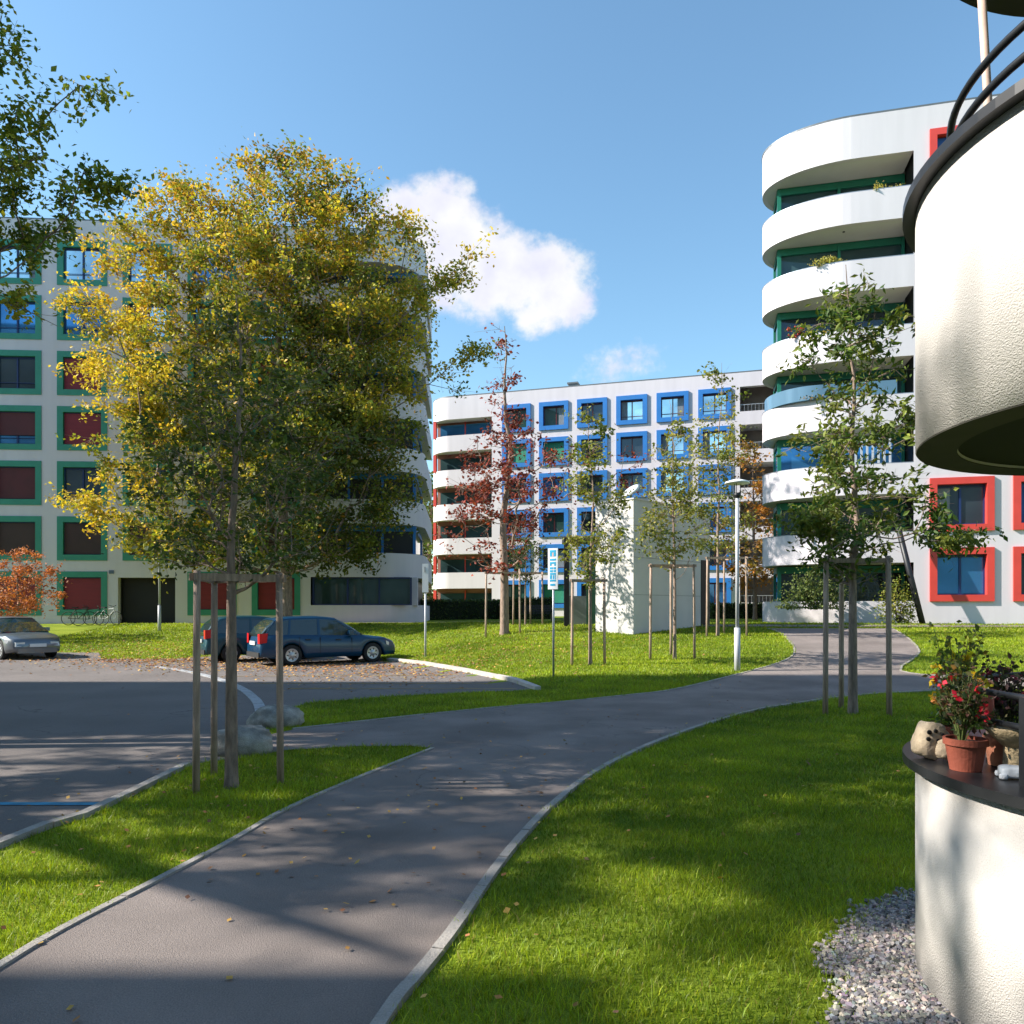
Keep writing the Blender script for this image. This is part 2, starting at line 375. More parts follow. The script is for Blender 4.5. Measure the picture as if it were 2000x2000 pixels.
for ln, w, h, m, sd, j in [(pathR, .062, .02, KERB, -1, 3), (pathL, .05, .012, KERB, 1, 4), (pathUL, .05, .014, KERB, 1, 4), (roadK, .085, .03, KERB, -1, 4),
                        (kerbP, .13, .07, KERBW, -1, 5), (pathUR[:22], .05, .015, KERB, 1, 4)]:
    tag(strip('kerb', ln, w, .016, h, m, sd, joint=j), kind='structure')
arc = smooth_line([at(*p) for p in [(300, 1303), (360, 1312), (430, 1330), (468, 1348), (492, 1370), (499, 1390), (496, 1405)]])
tag(strip('gutter', arc, .18, .012, .012, GRAN, 1, joint=2), kind='structure')
def mark(a, b, w, mat):
    a = Vector(a); b = Vector(b); d = (b-a).normalized(); n = Vector((-d.y, d.x))*w/2
    o = drape('road_marking', [tuple(a-n), tuple(b-n), tuple(b+n), tuple(a+n)], .016, mat, .8); tag(o, kind='structure')
p1 = at(195, 1573); p0 = (-9, p1[1]+.02); mark(p0, p1, .10, BLUELINE)
for a, b in [((460, 1302), (770, 1297)), ((430, 1322), (905, 1318)), ((500, 1336), (960, 1336)), ((560, 1346), (1010, 1346))]:
    mark(at(*a), at(*b), .10, YELLINE)

# ------------------------------------------------------------------ buildings
class Fr:                                        # facade frame: u along the wall, d outwards, z up
    def __init__(s, T, t, n): s.o = Vector((T[0], T[1], 0)); s.t = Vector((t[0], t[1], 0)).normalized(); s.n = Vector((n[0], n[1], 0)).normalized()
    def __call__(s, v): return s.o + s.t*v[0] + s.n*v[1] + Vector((0, 0, v[2]))
def window(F, root, u, z, w, h, surround, kind='glass', glassm=None, blind=None, drop=1.0, fw=.32, sash=DBLUE, prot=.09, mull=.5, inn=.24):
    s = MB(F).ring(u, u+w, z, z+h, fw, -inn, prot).build('window', surround, root)
    a, b, c, d = u+fw, u+w-fw, z+fw, z+h-fw
    g = MB(F).box(a-.02, b+.02, -inn-.03, -inn+.04, c-.02, d+.02); g.build('pane', glassm or G_BLUE, s)
    m = MB(F).ring(a, b, c, d, .055, -inn+.04, -inn+.09)
    if mull: x = a+(b-a)*mull; m.box(x-.04, x+.04, -inn+.045, -inn+.095, c+.05, d-.05)
    m.box(a+.05, b-.05, -inn+.04, -inn+.06, d-.12, d-.055)
    if kind == 'rail' : m.box(a+.05, b-.05, -inn+.1, -inn+.12, c+.30, c+.33)
    m.build('sash', sash, s)
    if not blind and (glassm in (G_DARK, G_GREEN, G_SKY)) and random.random() < .6:
        q = random.choice([(0, .28), (.72, 1), (0, .18), (.55, 1)]); MB(F).box(a+.06+(b-a-.12)*q[0], a+.06+(b-a-.12)*q[1], -inn+.045, -inn+.052, c+.07, d-.13).build('curtain', CURT, s)
    if blind:
        zt = d-.06; zb = c+.02+(d-c)*(1-drop)
        bl = MB(F).box(a+.03, b-.03, -inn+.11, -inn+.13, zb, zt); bl.box(a+.03, b-.03, -inn+.10, -inn+.145, zb-.03, zb+.02)
        bl.build('roller_blind', blind, s)
    return s
def wall(F, root, u0, u1, z0, z1, holes, mat=WHITE, d=0, name='wall'):
    us = sorted({u0, u1} | {h[0] for h in holes} | {h[1] for h in holes}); zs = sorted({z0, z1} | {h[2] for h in holes} | {h[3] for h in holes})
    mb = MB(F)
    ui = {u: i for i, u in enumerate(us)}; zi = {z: i for i, z in enumerate(zs)}; nz_ = len(zs)
    V = [(u, d, z) for u in us for z in zs]; Fc = []
    for i in range(len(us)-1):
        for j in range(len(zs)-1):
            cu_, cz_ = (us[i]+us[i+1])/2, (zs[j]+zs[j+1])/2
            if any(h[0] < cu_ < h[1] and h[2] < cz_ < h[3] for h in holes): continue
            Fc.append((i*nz_+j, (i+1)*nz_+j, (i+1)*nz_+j+1, i*nz_+j+1))
    mb.add(V, Fc)
    for h in holes:
        a, b, c, e = h[:4]; k = d-.45
        mb.add([(a, d, c), (b, d, c), (b, d, e), (a, d, e), (a, k, c), (b, k, c), (b, k, e), (a, k, e)], [(0, 1, 5, 4), (1, 2, 6, 5), (2, 3, 7, 6), (3, 0, 4, 7)])
    return mb.build(name, mat, root)
def nose_path(R, uB, Ls, off, n=36):
    pts = [(uB, -off), (1.5 if Ls < 0 else 0, -off)]
    A = PI if Ls < 0 else PI/2
    for i in range(1, n+1):
        a = A*i/n; ex = 1.5 if (Ls < 0 and a <= PI/2+.001) else 0.0
        pts.append((ex-(R+ex-off)*math.sin(a), -R+(R-off)*math.cos(a)))
    pts.append((-Ls, -2*R+off) if Ls < 0 else (-(R-off), -Ls)); return pts
def band(F, root, R, uB, Ls, z0, z1, slab=True, th=.2, inset=1.2, cu_=None, name='balcony', mat=WHITE, u_add=0):
    o = nose_path(R, uB, Ls, 0); i = nose_path(R, uB, Ls, th); n = len(o)
    V = [(p[0], p[1], z) for z in (z0, z1) for P in (o, i) for p in P]; mb = MB(F); Fc = []
    for k in range(n-1):
        Fc += [(k, k+1, 2*n+k+1, 2*n+k), (n+k, 3*n+k, 3*n+k+1, n+k+1), (2*n+k, 2*n+k+1, 3*n+k+1, 3*n+k), (k, n+k, n+k+1, k+1)]
    Fc += [(0, 2*n, 3*n, n)]
    mb.add(V, Fc); b = mb.build(name, mat, root, smooth=False)
    if slab:
        q = nose_path(R, uB, Ls, th*.6); poly = q + ([(-Ls, -inset), (uB, -inset)] if Ls < 0 else [(cu_, -Ls), (cu_, -inset), (uB, -inset)])
        MB(F).prism(poly, z0+.012, z0+.20).build('slab', SOFFIT, b)
    return b
def glazing(F, root, u0, u1, d, z0, z1, framem, panem, step=2.0, side=None, back=6, mixp=None):
    g = MB(F); g.box(u0, u1, d-.08, d+.02, z1-.30, z1); n = max(1, round((u1-u0)/step))
    for k in range(n+1):
        u = u0+(u1-u0)*k/n; w = .16 if k == 0 else .06; g.box(u-.0 if k == 0 else u-w, u+w, d-.06, d+.05, z0, z1-.02)
    if side: g.box(u0-.03, u0+.14, d-back, d-back+.12, z0, z1-.02); g.box(u0-.02, u0+.02, d-back, d-.1, z1-.28, z1-.01)
    f = g.build('glazing_frame', framem, root)
    MB(F).box(u0+.02, u1, d-.12, d-.09, z0, z1).build('pane', panem, f)
    if side: MB(F).box(u0+.03, u0+.06, d-back, d-.12, z0, z1).build('pane', panem, f)
    return f

# --- left building: white render, green window surrounds
F1 = Fr((-7.34, 40.78), (-.998, -.065), (.065, -.998))
B1 = thing('apartment_building', 'white apartment block at left with green window surrounds and red blinds', 'building', (-7.34, 40.78, .9))
R1 = 2.6; UB1 = 3.3; TOP1 = 21.85
kinds = {}
rows1 = [18.48-2.85*k for k in range(7)]           # bottoms
opts = {(0, 1): 'sky', (1, 1): 'blue', (2, 1): 'red', (3, 1): 'red', (4, 1): 'dark', (5, 1): 'brown', (6, 1): 'red',
        (0, 0): 'sky', (1, 0): 'blue', (2, 0): 'darkrail', (3, 0): 'redhalf', (4, 0): 'dred', (5, 0): 'brown', (6, 0): 'red',
        (6, 3): 'red', (6, 4): 'red', (5, 2): 'brown'}
holes = []
cols1 = [3.84+3.29*j for j in range(-0, 9)]        # u of the right edge of each window; col 4 photo = index 0
def colidx(j): return 4-j
for j, u in enumerate(cols1):
    for r, zb in enumerate(rows1):
        if r == 6 and colidx(j) == 2: continue
        holes.append((u+.05, u+2.51-.05, zb+.05, zb+2.28-.05, j, r))
ent = (cols1[2]-.15, cols1[2]+2.75, .85, 3.35)
wall(F1, B1, UB1, 34, .3, TOP1, [h[:4] for h in holes]+[ent])
for (a, b, c, d, j, r) in holes:
    u, zb = a-.05, c-.05; k = opts.get((r, colidx(j)))
    if k is None: k = random.choice(['sky', 'sky', 'blue']) if r < 2 else random.choice(['red', 'dred', 'darkrail', 'blue', 'brown'])
    kw = dict(glassm=G_BLUE, blind=None)
    if k == 'sky': kw = dict(glassm=G_SKY, kind='rail')
    elif k == 'blue': kw = dict(glassm=G_BLUE, kind='rail')
    elif k == 'red': kw = dict(glassm=G_DARK, blind=BLINDRED, drop=.98)
    elif k == 'redhalf': kw = dict(glassm=G_BLUE, blind=BLINDDRED, drop=.72, kind='rail')
    elif k == 'dred': kw = dict(glassm=G_DARK, blind=BLINDDRED, drop=.97)
    elif k == 'brown': kw = dict(glassm=G_DARK, blind=BLINDBR, drop=.97)
    elif k in ('dark', 'darkrail'): kw = dict(glassm=G_DARK, kind='rail')
    window(F1, B1, u, zb, 2.51, 2.28, GREEN, **kw, prot=.035, fw=.30, inn=.2)
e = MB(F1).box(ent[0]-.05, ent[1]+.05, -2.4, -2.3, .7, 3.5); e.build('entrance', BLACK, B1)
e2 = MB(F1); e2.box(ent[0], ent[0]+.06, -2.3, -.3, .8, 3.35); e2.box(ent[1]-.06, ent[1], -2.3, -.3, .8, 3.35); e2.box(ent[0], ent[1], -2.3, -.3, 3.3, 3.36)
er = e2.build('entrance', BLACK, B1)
dm = MB(F1)
for q in (.15, .75, 1.35, 1.95, 2.6): dm.box(ent[0]+q, ent[0]+q+.07, -1.2, -1.1, .85, 3.2)
dm.box(ent[0]+.1, ent[1]-.1, -1.2, -1.1, 2.75, 2.85); dd = dm.build('door', M('bronze_frame', (.10, .075, .05), .5), B1)
MB(F1).box(ent[0]+.95, ent[0]+1.25, -1.09, -1.06, 1.3, 2.6).build('door_glass', G_TEAL, dd)
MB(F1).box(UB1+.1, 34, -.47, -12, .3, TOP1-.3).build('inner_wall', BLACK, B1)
MB(F1).box(-R1+.6, UB1+.2, -1.25, -12, .3, TOP1-.3).build('inner_wall', DGREY, B1)
MB(F1).prism(nose_path(R1, 34, 12, .1)+[(34, -12)], TOP1-.35, TOP1-.05).build('roof', SOFFIT, B1)
rf = band(F1, B1, R1+.03, 34.03, 12, TOP1, TOP1+.07, slab=False, th=.35, name='roof_edge', mat=ROOFEDGE)
band(F1, B1, R1, UB1, 12, 20.15, TOP1, inset=1.2, cu_=-R1+.5)
for k in range(6):
    zt = 18.95-2.85*k; b = band(F1, B1, R1, UB1, 12, zt-1.29, zt, cu_=-R1+.5)
    if k < 5: glazing(F1, B1, -R1+.45, UB1, -1.2, zt-2.85+.0, zt-1.29, BLUE, G_DARK, side=True)
    if k < 5: glazing_z = None
glazing(F1, B1, -R1+.45, UB1, -1.2, 18.9, 20.15, BLUE, G_TEAL, side=True)
band(F1, B1, R1, UB1, 12, .3, 1.92, slab=False, name='base_wall')
s = MB(F1); s.box(-1.9, UB1-.1, -.30, -.22, 1.92, 3.42); sw = s.build('strip_window', G_TEAL, B1)
s = MB(F1)
for u, w, mtl in [(-2.0, .09, 0), (-.3, .06, 0), (1.35, .09, 0), (3.15, .08, 0)]: s.box(u, u+w, -.22, -.12, 1.92, 3.40)
s.box(-1.9, UB1-.1, -.22, -.12, 3.33, 3.40); s.box(-1.9, UB1-.1, -.22, -.12, 1.92, 1.98); s.build('window_frame', DBLUE, sw)
MB(F1).prism(nose_path(R1, UB1, 12, .02)[1:-3]+[(-1.95, -1.3), (0, -1.3)], 1.9, 3.44).build('corner_wall', WHITE, B1) if False else None
MB(F1).box(-2.25, -1.9, -1.6, -.9, 1.9, 3.44).build('corner_wall', WHITE, B1)
for u, z in [(cols1[1]-.1-.0, 4.3)]: pass

# --- central building: white render, blue window surrounds, red balcony posts
e3 = .30
F2 = Fr((-5.17, 63.95), (1, -e3), (-e3, -1))
B2 = thing('apartment_building', 'white apartment block in the middle distance with blue window surrounds', 'building', (-5.17, 63.95, 1.1))
TOP2 = 19.35; UB2 = 3.67; R2 = 2.2
rows2 = [16.05-2.85*k for k in range(6)]
cols2 = [4.57+3.11*j for j in range(6)]
holes = [(u+.05, u+2.4-.05, zb+.05, zb+2.25-.05, j, r) for j, u in enumerate(cols2) for r, zb in enumerate(rows2)]
lug = [(23.15, 26.2, 2.2+2.85*k, 4.05+2.85*k) for k in range(6)]
wall(F2, B2, UB2, 50, .5, TOP2, [h[:4] for h in holes]+lug)
k2 = [['gdark', 'gcurt', 'dark', 'sky', 'sky', 'sky'], ['green', 'green', 'dark', 'dark', 'sky', 'sky'], ['dark', 'blue', 'dark', 'dark', 'sky', 'blue'],
      ['gcurt', 'gdark', 'dark', 'blue', 'dark', 'blue'], ['gdark', 'dark', 'gdark', 'dark', 'blue', 'dark'], ['gcurt', 'green', 'dark', 'dark', 'dark', 'blue']]
for (a, b, c, d, j, r) in holes:
    k = k2[r][j]; kw = {'gdark': dict(glassm=G_GREEN), 'gcurt': dict(glassm=G_GREEN, mull=.6), 'dark': dict(glassm=G_DARK), 'sky': dict(glassm=G_SKY, kind='rail'),
                        'blue': dict(glassm=G_BLUE), 'green': dict(glassm=G_GREEN, blind=BLINDGR, drop=.95)}[k]
    window(F2, B2, a-.05, c-.05, 2.4, 2.25, BLUE, **kw, sash=DRED, prot=.11, fw=.34, inn=.3, mull=kw.get('mull', .5) if 'mull' not in kw else .5) if 'mull' not in kw else window(F2, B2, a-.05, c-.05, 2.4, 2.25, BLUE, glassm=kw['glassm'], sash=DRED, prot=.11, fw=.34, inn=.3, mull=.6)
MB(F2).box(UB2+.1, 50, -.5, -12, .5, TOP2-.3).build('inner_wall', BLACK, B2) if False else None
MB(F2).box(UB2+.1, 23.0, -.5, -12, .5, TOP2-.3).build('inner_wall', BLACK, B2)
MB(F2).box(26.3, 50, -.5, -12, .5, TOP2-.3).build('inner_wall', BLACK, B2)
MB(F2).box(22.9, 26.4, -2.2, -12, .5, TOP2-.3).build('recess_wall', M('recess_paint', (.22, .19, .16), .9, .1, 2), B2)
for k, l in enumerate(lug):
    lg = MB(F2).box(23.0, 26.3, -2.2, -.46, l[2]-1.0, l[2]-.02).build('loggia_floor', SOFFIT, B2)
    rl = MB(F2)
    for q in range(12): rl.box(23.2+q*.26, 23.22+q*.26, -.12, -.10, l[2], l[2]+.5)
    rl.box(23.15, 26.2, -.13, -.09, l[2]+.5, l[2]+.54); rl.build('railing', STEEL, lg)
MB(F2).box(-R2+.6, UB2+.2, -1.25, -12, .5, TOP2-.3).build('recess_wall', ROOMRED, B2)
MB(F2).prism(nose_path(R2, 50, 12, .1)+[(50, -12)], TOP2-.35, TOP2-.05).build('roof', SOFFIT, B2)
band(F2, B2, R2+.03, 50, 12, TOP2, TOP2+.10, slab=False, th=.35, name='roof_edge', mat=ROOFEDGE)
band(F2, B2, R2, UB2, 12, 17.5, TOP2, cu_=-R2+.5, mat=WHITE)
for k in range(6):
    zt = 16.15-2.85*k
    if k < 5: band(F2, B2, R2, UB2, 12, zt-1.32, zt, cu_=-R2+.5)
    z1 = zt+1.4; f = MB(F2); f.box(-R2+.5, -R2+.75, -.75, -.5, zt-.05, z1); f.box(.9, 1.0, -1.2, -1.1, zt, z1); f.build('balcony_post', REDP, B2)
    g = MB(F2).box(-R2+.9, UB2-.3, -1.2, -1.12, zt-.05, z1-.25); g.build('balcony_glass', G_TEAL if k != 0 else G_BLUE, B2)
band(F2, B2, R2, UB2, 12, .5, 1.9, slab=False, name='base_wall')
vt = MB(F2).box(9.75, 10.45, -2.2, -1.5, TOP2-.1, TOP2+.75).box(9.65, 10.55, -2.3, -1.4, TOP2+.7, TOP2+.82); vt.build('roof_vent', M('vent_grey', (.10, .12, .14), .5), B2)

# --- right building: round white balconies, green posts, red window surrounds
F3 = Fr((13.05, 32.42), (.97, -.2425), (-.2425, -.97))
B3 = thing('apartment_building', 'white apartment block at right with rounded balconies, green posts and red window surrounds', 'building', (12.9, 32.45, 1.1))
TOP3 = 22.3; R3 = 2.2; UB3 = 3.56
cols3 = [4.15+3.02*j for j in range(6)]
holes = [(u+.05, u+2.35-.05, 2.02+2.85*r+.05, 2.02+2.85*r+2.18-.05, j, r) for j, u in enumerate(cols3) for r in range(7)]
wall(F3, B3, UB3, 26, .6, TOP3, [h[:4] for h in holes])
for (a, b, c, d, j, r) in holes:
    g, bl = (G_BLUE, BLINDBL) if (j + r) % 3 != 1 else (G_DARK, None)
    dr = .98 if r == 1 else .45
    if j == 0 and r == 0: g, bl = G_BLUE, None
    window(F3, B3, a-.05, c-.05, 2.35, 2.18, REDP, glassm=g, blind=bl, drop=dr, prot=.085, fw=.27, inn=.26, sash=DBLUE if r < 2 else DRED)
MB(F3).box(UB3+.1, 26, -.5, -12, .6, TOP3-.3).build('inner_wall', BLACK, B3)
MB(F3).prism([(-R3+.72, -1.88), (UB3+.2, -1.88), (UB3+.2, -12), (1, -12), (1, -3.6), (-R3+.72, -3.6)], .6, TOP3-.3).build('inner_wall', M('dim_room', (.10, .09, .08), .9), B3)
MB(F3).prism(nose_path(R3, 26, -1, .1)+[(1, -12), (26, -12)], TOP3-.35, TOP3-.05).build('roof', SOFFIT, B3)
band(F3, B3, R3+.03, 26, -5, TOP3, TOP3+.08, slab=False, th=.35, name='roof_edge', mat=ROOFEDGE)
band(F3, B3, R3, UB3, -5, 20.55, TOP3, inset=1.8)
for k in range(1, 7):
    zt = 2.04+2.85*k; b = band(F3, B3, R3, UB3, -5, zt-1.3+.04*(k < 3), zt, inset=1.8)
    MB(F3).lathe([(.001, zt-1.315), (.05, zt-1.315), (.05, zt-1.285)], 1.0, -.7, 10).build('ceiling_lamp', DGREY, b)
for k in range(0, 7):
    zt = 2.04+2.85*k; zc = zt+1.55 if k < 6 else 20.55
    glazing(F3, B3, -R3+.60, UB3, -1.75, zt-1.1, zc, GREEN2, [G_DARK, G_TEAL, G_BLUE, G_TEAL, G_DARK, G_TEAL, G_TEAL][k], step=2.2, side=True, back=1.7)
    if k in (3, 2, 4):                                      # glass wind screens standing on the parapet
        o = nose_path(R3, UB3-.6, 2.4, .1); V = [(p[0], p[1], z) for z in (zt+.02, zt+.62) for p in o]; n = len(o)
        MB(F3).add(V, [(q, q+1, n+q+1, n+q) for q in range(n-1)]).build('wind_screen', M('clear_screen', (.10, .19, .28), .12, spec=.6), B3) if k == 3 else None
    if k:
        cp = band(F3, B3, R3+.02, UB3, -5, zt, zt+.035, slab=False, th=.26, name='coping', mat=M('zinc_coping', (.30, .33, .38), .4, metal=.6))
band(F3, B3, R3, UB3, -5, .6, 2.04, slab=False, name='base_wall')
# slatted screen behind the tree on the third floor
sl = MB(F3)
for q in range(9): sl.box(.9+q*.22, .98+q*.22, -.16, -.10, 2.04+2.85*2+.0, 2.04+2.85*2+1.1)
sl.build('slatted_screen', M('pale_slats', (.45, .47, .52), .5), B3)
# leaning column beside the right building
a = Vector((at(1806, 1208)[0], 30.4, 1.0)); b = Vector((15.6, 31.3, 5.6))
a.x = .5373*30.4
lc = thing('leaning_column', 'dark slanted steel column leaning against the right building beside its balconies', 'column', tuple(a))
MB().tube([a-Vector((0, 0, .2)), b], .115, 12).build('shaft', DARKST, lc, smooth=True)
MB().lathe([(.001, a.z+.03), (.2, a.z+.03), (.2, a.z-.1)], a.x, a.y, 16).build('base_plate', DARKST, lc)

# --- concrete stair head with a dark door
P0 = Vector((4.19, 26.5)); P1 = Vector((7.75, 30.1)); P3 = Vector((3.02, 27.75))
K = thing('concrete_kiosk', 'tall pale concrete box with a dark doorway standing on the central lawn', 'small building', (P0.x, P0.y, .6))
zt = 5.5; P2 = P1+(P3-P0)
kb = MB().prism([tuple(P0), tuple(P1), tuple(P2), tuple(P3)], 0.2, zt); kb.build('wall', CONC, K)
dq = (P1-P0).normalized(); nq = Vector((dq.y, -dq.x))
A_ = P0+dq*4.4; B_ = P0+dq*5.02
MB().prism([tuple(A_-nq*.1), tuple(A_+nq*.02), tuple(B_+nq*.02), tuple(B_-nq*.1)], .5, 3.6).build('door', BLACK, K)
jl = MB()
for z in (2.2, 3.5, 4.6): jl.prism([tuple(P0-nq*.1), tuple(P0+nq*.004), tuple(P1+nq*.004), tuple(P1-nq*.1)], z, z+.012)
jl.build('joint', M('joint_shadow_gap', (.16, .16, .15), .9), K)
MB().prism([tuple(P0+nq*.03-dq*.03), tuple(P1+nq*.03), tuple(P2-nq*.03), tuple(P3-dq*.03-nq*.03)], zt, zt+.05).build('coping', CONC, K)
flc = Vector((4.15, 26.8, zt+.05))
fl = thing('floodlight', 'small white tilted floodlight on top of the concrete box', 'lamp', tuple(flc))
MB().tube([flc, flc+Vector((0, 0, .22))], .03, 8).build('bracket', STEEL, fl)
hd = MB().lathe([(.001, .06), (.22, .05), (.36, 0), (.30, -.05), (.001, -.06)], 0, 0, 20)
Rm = Matrix.Rotation(math.radians(-38), 3, 'Y') @ Matrix.Rotation(math.radians(20), 3, 'X'); hd.v = [Rm @ v + flc + Vector((0, 0, .3)) for v in hd.v]
hd.build('head', SIGNW, fl, smooth=True)

# dark steel portal left of the concrete box
pt = at(1107, 1227); pt = (2.15, 30.0)
PO = thing('steel_portal', 'dark steel entrance frame left of the concrete box', 'portal', (pt[0], pt[1], .9))
z0 = tz(*pt)
MB().box(pt[0]-.12, pt[0]+.08, pt[1]-.1, pt[1]+.1, z0-.1, z0+3.3).build('post', DARKST, PO)
MB().box(pt[0]+1.55, pt[0]+1.7, pt[1]+1.0, pt[1]+1.15, z0-.1, z0+3.3).build('post', DARKST, PO)
MB().box(pt[0]-.12, pt[0]+1.7, pt[1]-.1, pt[1]+1.2, z0+3.3, z0+3.5).build('roof', DARKST, PO)
MB().box(pt[0]+.85, pt[0]+1.6, pt[1]+1.0, pt[1]+1.08, z0, z0+3.0).build('panel', M('deep_green_panel', (.02, .10, .06), .5), PO)
MB().box(pt[0]-.05, pt[0]+.85, pt[1]+1.0, pt[1]+1.08, z0+.0, z0+1.2).build('panel', M('grey_panel', (.16, .19, .19), .6), PO)

# --- the two buildings left of the frame that throw the long shadows, plus an unseen block added behind to dim low sky light
for (x0, x1, y0, y1, h, lab) in [(-52, -27, 9.0, 15.7, 24.5, 'white block of flats beyond the left edge shading the car park'),
                                 (-44, -24, -14, 2.1, 16.2, 'white house beyond the left edge shading the path'),
                                 (-26, 34, -30, -17, 17.5, 'unseen white block added behind the viewer to dim low sky light and reflections')]:
    n_ = thing('apartment_building' if h > 15 else 'house', lab, 'building', ((x0+x1)/2, (y0+y1)/2, 0))
    MB().box(x0, x1, y0, y1, 0, h).build('wall', WHITE, n_)
    MB().box(x0-.2, x1+.2, y0-.2 if h > 15 else y0, y1+.1, h, h+.25).build('roof', ROOFEDGE, n_)
    q = MB()
    for k in range(int(h/2.9)):
        for j in range(3 if h > 15 else 5):
            yy_ = y0+.8+j*(y1-y0)/(3 if h > 15 else 5); w_ = MB().box(x1-.1, x1+.05, yy_, yy_+1.5, 1+2.85*k, 2.6+2.85*k).build('window', G_BLUE, n_)

# ------------------------------------------------------------------ near balcony at right
NC = (2.98, 3.19); NR = 1.156
def stadium(r, y_end=12, n=48, x_end=9.0):
    pts = [(x_end, NC[1]+r)]
    for i in range(n+1):
        a = PI/2+PI*i/n; pts.append((NC[0]+r*math.cos(a), NC[1]+r*math.sin(a)))
    pts.append((x_end, NC[1]-r)); return pts
def shell(mb, ro, ri, z0, z1):
    o = stadium(ro); i = stadium(ri); n = len(o); V = [(p[0], p[1], z) for z in (z0, z1) for P in (o, i) for p in P]; Fc = []
    for k in range(n-1): Fc += [(k, k+1, 2*n+k+1, 2*n+k), (n+k, 3*n+k, 3*n+k+1, n+k+1), (2*n+k, 2*n+k+1, 3*n+k+1, 3*n+k), (k, n+k, n+k+1, k+1)]
    return mb.add(V, Fc)
N = thing('balcony_building', 'rounded white stucco balconies with dark copings close by at right', 'building', (NC[0], NC[1], 0))
pl = shell(MB(), NR, NR-.15, -.1, .976).build('parapet', STUCCO, N, smooth=True)
shell(MB(), NR+.055, .62, .976, 1.018).build('ledge', RIM, N)
MB().prism(stadium(NR-.1), 0, .35).build('floor', CONC, N)
for lv, (zb, ztp) in enumerate([(2.46, 3.575), (5.05, 6.165)]):
    w_ = shell(MB(), NR, NR-.18, zb, ztp).build('parapet', STUCCO, N, smooth=True)
    shell(MB(), NR+.055, NR-.26, ztp, ztp+.042).build('coping', RIM, w_)
    sh = MB(); shell(sh, NR-.002, NR-.20, zb-.0, zb+.002) if False else None
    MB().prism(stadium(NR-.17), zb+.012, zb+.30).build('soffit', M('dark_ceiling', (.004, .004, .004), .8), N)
    shell(MB(), NR-.004, NR-.177, zb-.006, zb+.01).build('soffit_ring', M('soffit_shade_grey', (.055, .052, .042), .9, .08, 3), N)  # underside of the same stucco, shade put into its darker colour
    zr = ztp+.04
    for dz, rr in ((.36, .017), (.235, .017)):
        MB().tube([(x, y, zr+dz) for x, y in stadium(NR-.15)], rr, 8).build('rail', DARKST, N, smooth=True)
    for a in (PI*1.36, PI*.62):
        x, y = NC[0]+(NR-.15)*math.cos(a), NC[1]+(NR-.15)*math.sin(a)
        MB().box(x-.012, x+.012, y-.02, y+.02, zr-.05, zr+.36).build('rail_post', DARKST, N)
for dz in (.335, .215):
    MB().tube([(x, y, 1.015+dz) for x, y in stadium(NR-.19)], .014, 8).build('rail', DARKST, N, smooth=True)
for px_, py_ in ((1.972, 2.94),):
    MB().box(px_-.012, px_+.03, py_-.03, py_+.03, .95, 1.36).build('rail_post', DARKST, N)
MB().box(4.6, 12, NC[1]-NR+.3, NC[1]+NR-.35, 0, 6.2).build('inner_wall', STUCCO, N)


# ------------------------------------------------------------------ trees and plants
def frusta(A, Bp, ra, rb, n=5):
    A = np.asarray(A); Bp = np.asarray(Bp); d = Bp-A; L = np.linalg.norm(d, axis=1, keepdims=True)+1e-9; d = d/L
    h = np.where(np.abs(d[:, 2:3]) < .9, np.array([[0, 0, 1.]]), np.array([[1., 0, 0]])); u = np.cross(d, h); u /= np.linalg.norm(u, axis=1, keepdims=True)+1e-9; w = np.cross(d, u)
    ang = np.arange(n)*2*PI/n; ca, sa = np.cos(ang), np.sin(ang)
    ring = u[:, None, :]*ca[None, :, None]+w[:, None, :]*sa[None, :, None]
    V = np.concatenate([A[:, None, :]+ring*np.asarray(ra)[:, None, None], Bp[:, None, :]+ring*np.asarray(rb)[:, None, None]], 1).reshape(-1, 3)
    k = len(A); base = (np.arange(k)*2*n)[:, None, None]; j = np.arange(n)
    q = np.stack([j, (j+1) % n, (j+1) % n+n, j+n], 1)[None]
    return V, (base+q).reshape(-1, 4)
def leaves_mesh(name, P, size, cols, mat, parent, org, asp=.6, flat=.0, fold=.25, jitter=.35):
    n = len(P); D = RS.normal(size=(n, 3)); D[:, 2] = D[:, 2]*(1-flat)-.25; D /= np.linalg.norm(D, axis=1, keepdims=True)
    U = RS.normal(size=(n, 3)); U[:, 2] *= (1-flat); U -= D*(U*D).sum(1, keepdims=True); U /= np.linalg.norm(U, axis=1, keepdims=True)
    Nn = np.cross(D, U); s = (size*(1+jitter*RS.uniform(-1, 1, n)))[:, None]
    V = np.stack([P, P+D*s*.45+U*s*asp*.5+Nn*s*fold*.3, P+D*s, P+D*s*.45-U*s*asp*.5+Nn*s*fold*.3], 1).reshape(-1, 3)
    Q = (np.arange(n)*4)[:, None]+np.arange(4)[None]
    return np_mesh(name, V, Q, mat, parent, col=np.repeat(cols, 4, axis=0), org=org)
def pal(cols, n, jit=.12):
    c = np.array(cols)[RS.randint(0, len(cols), n)]; return np.clip(c*(1+jit*RS.normal(size=(n, 1))), .002, 1)

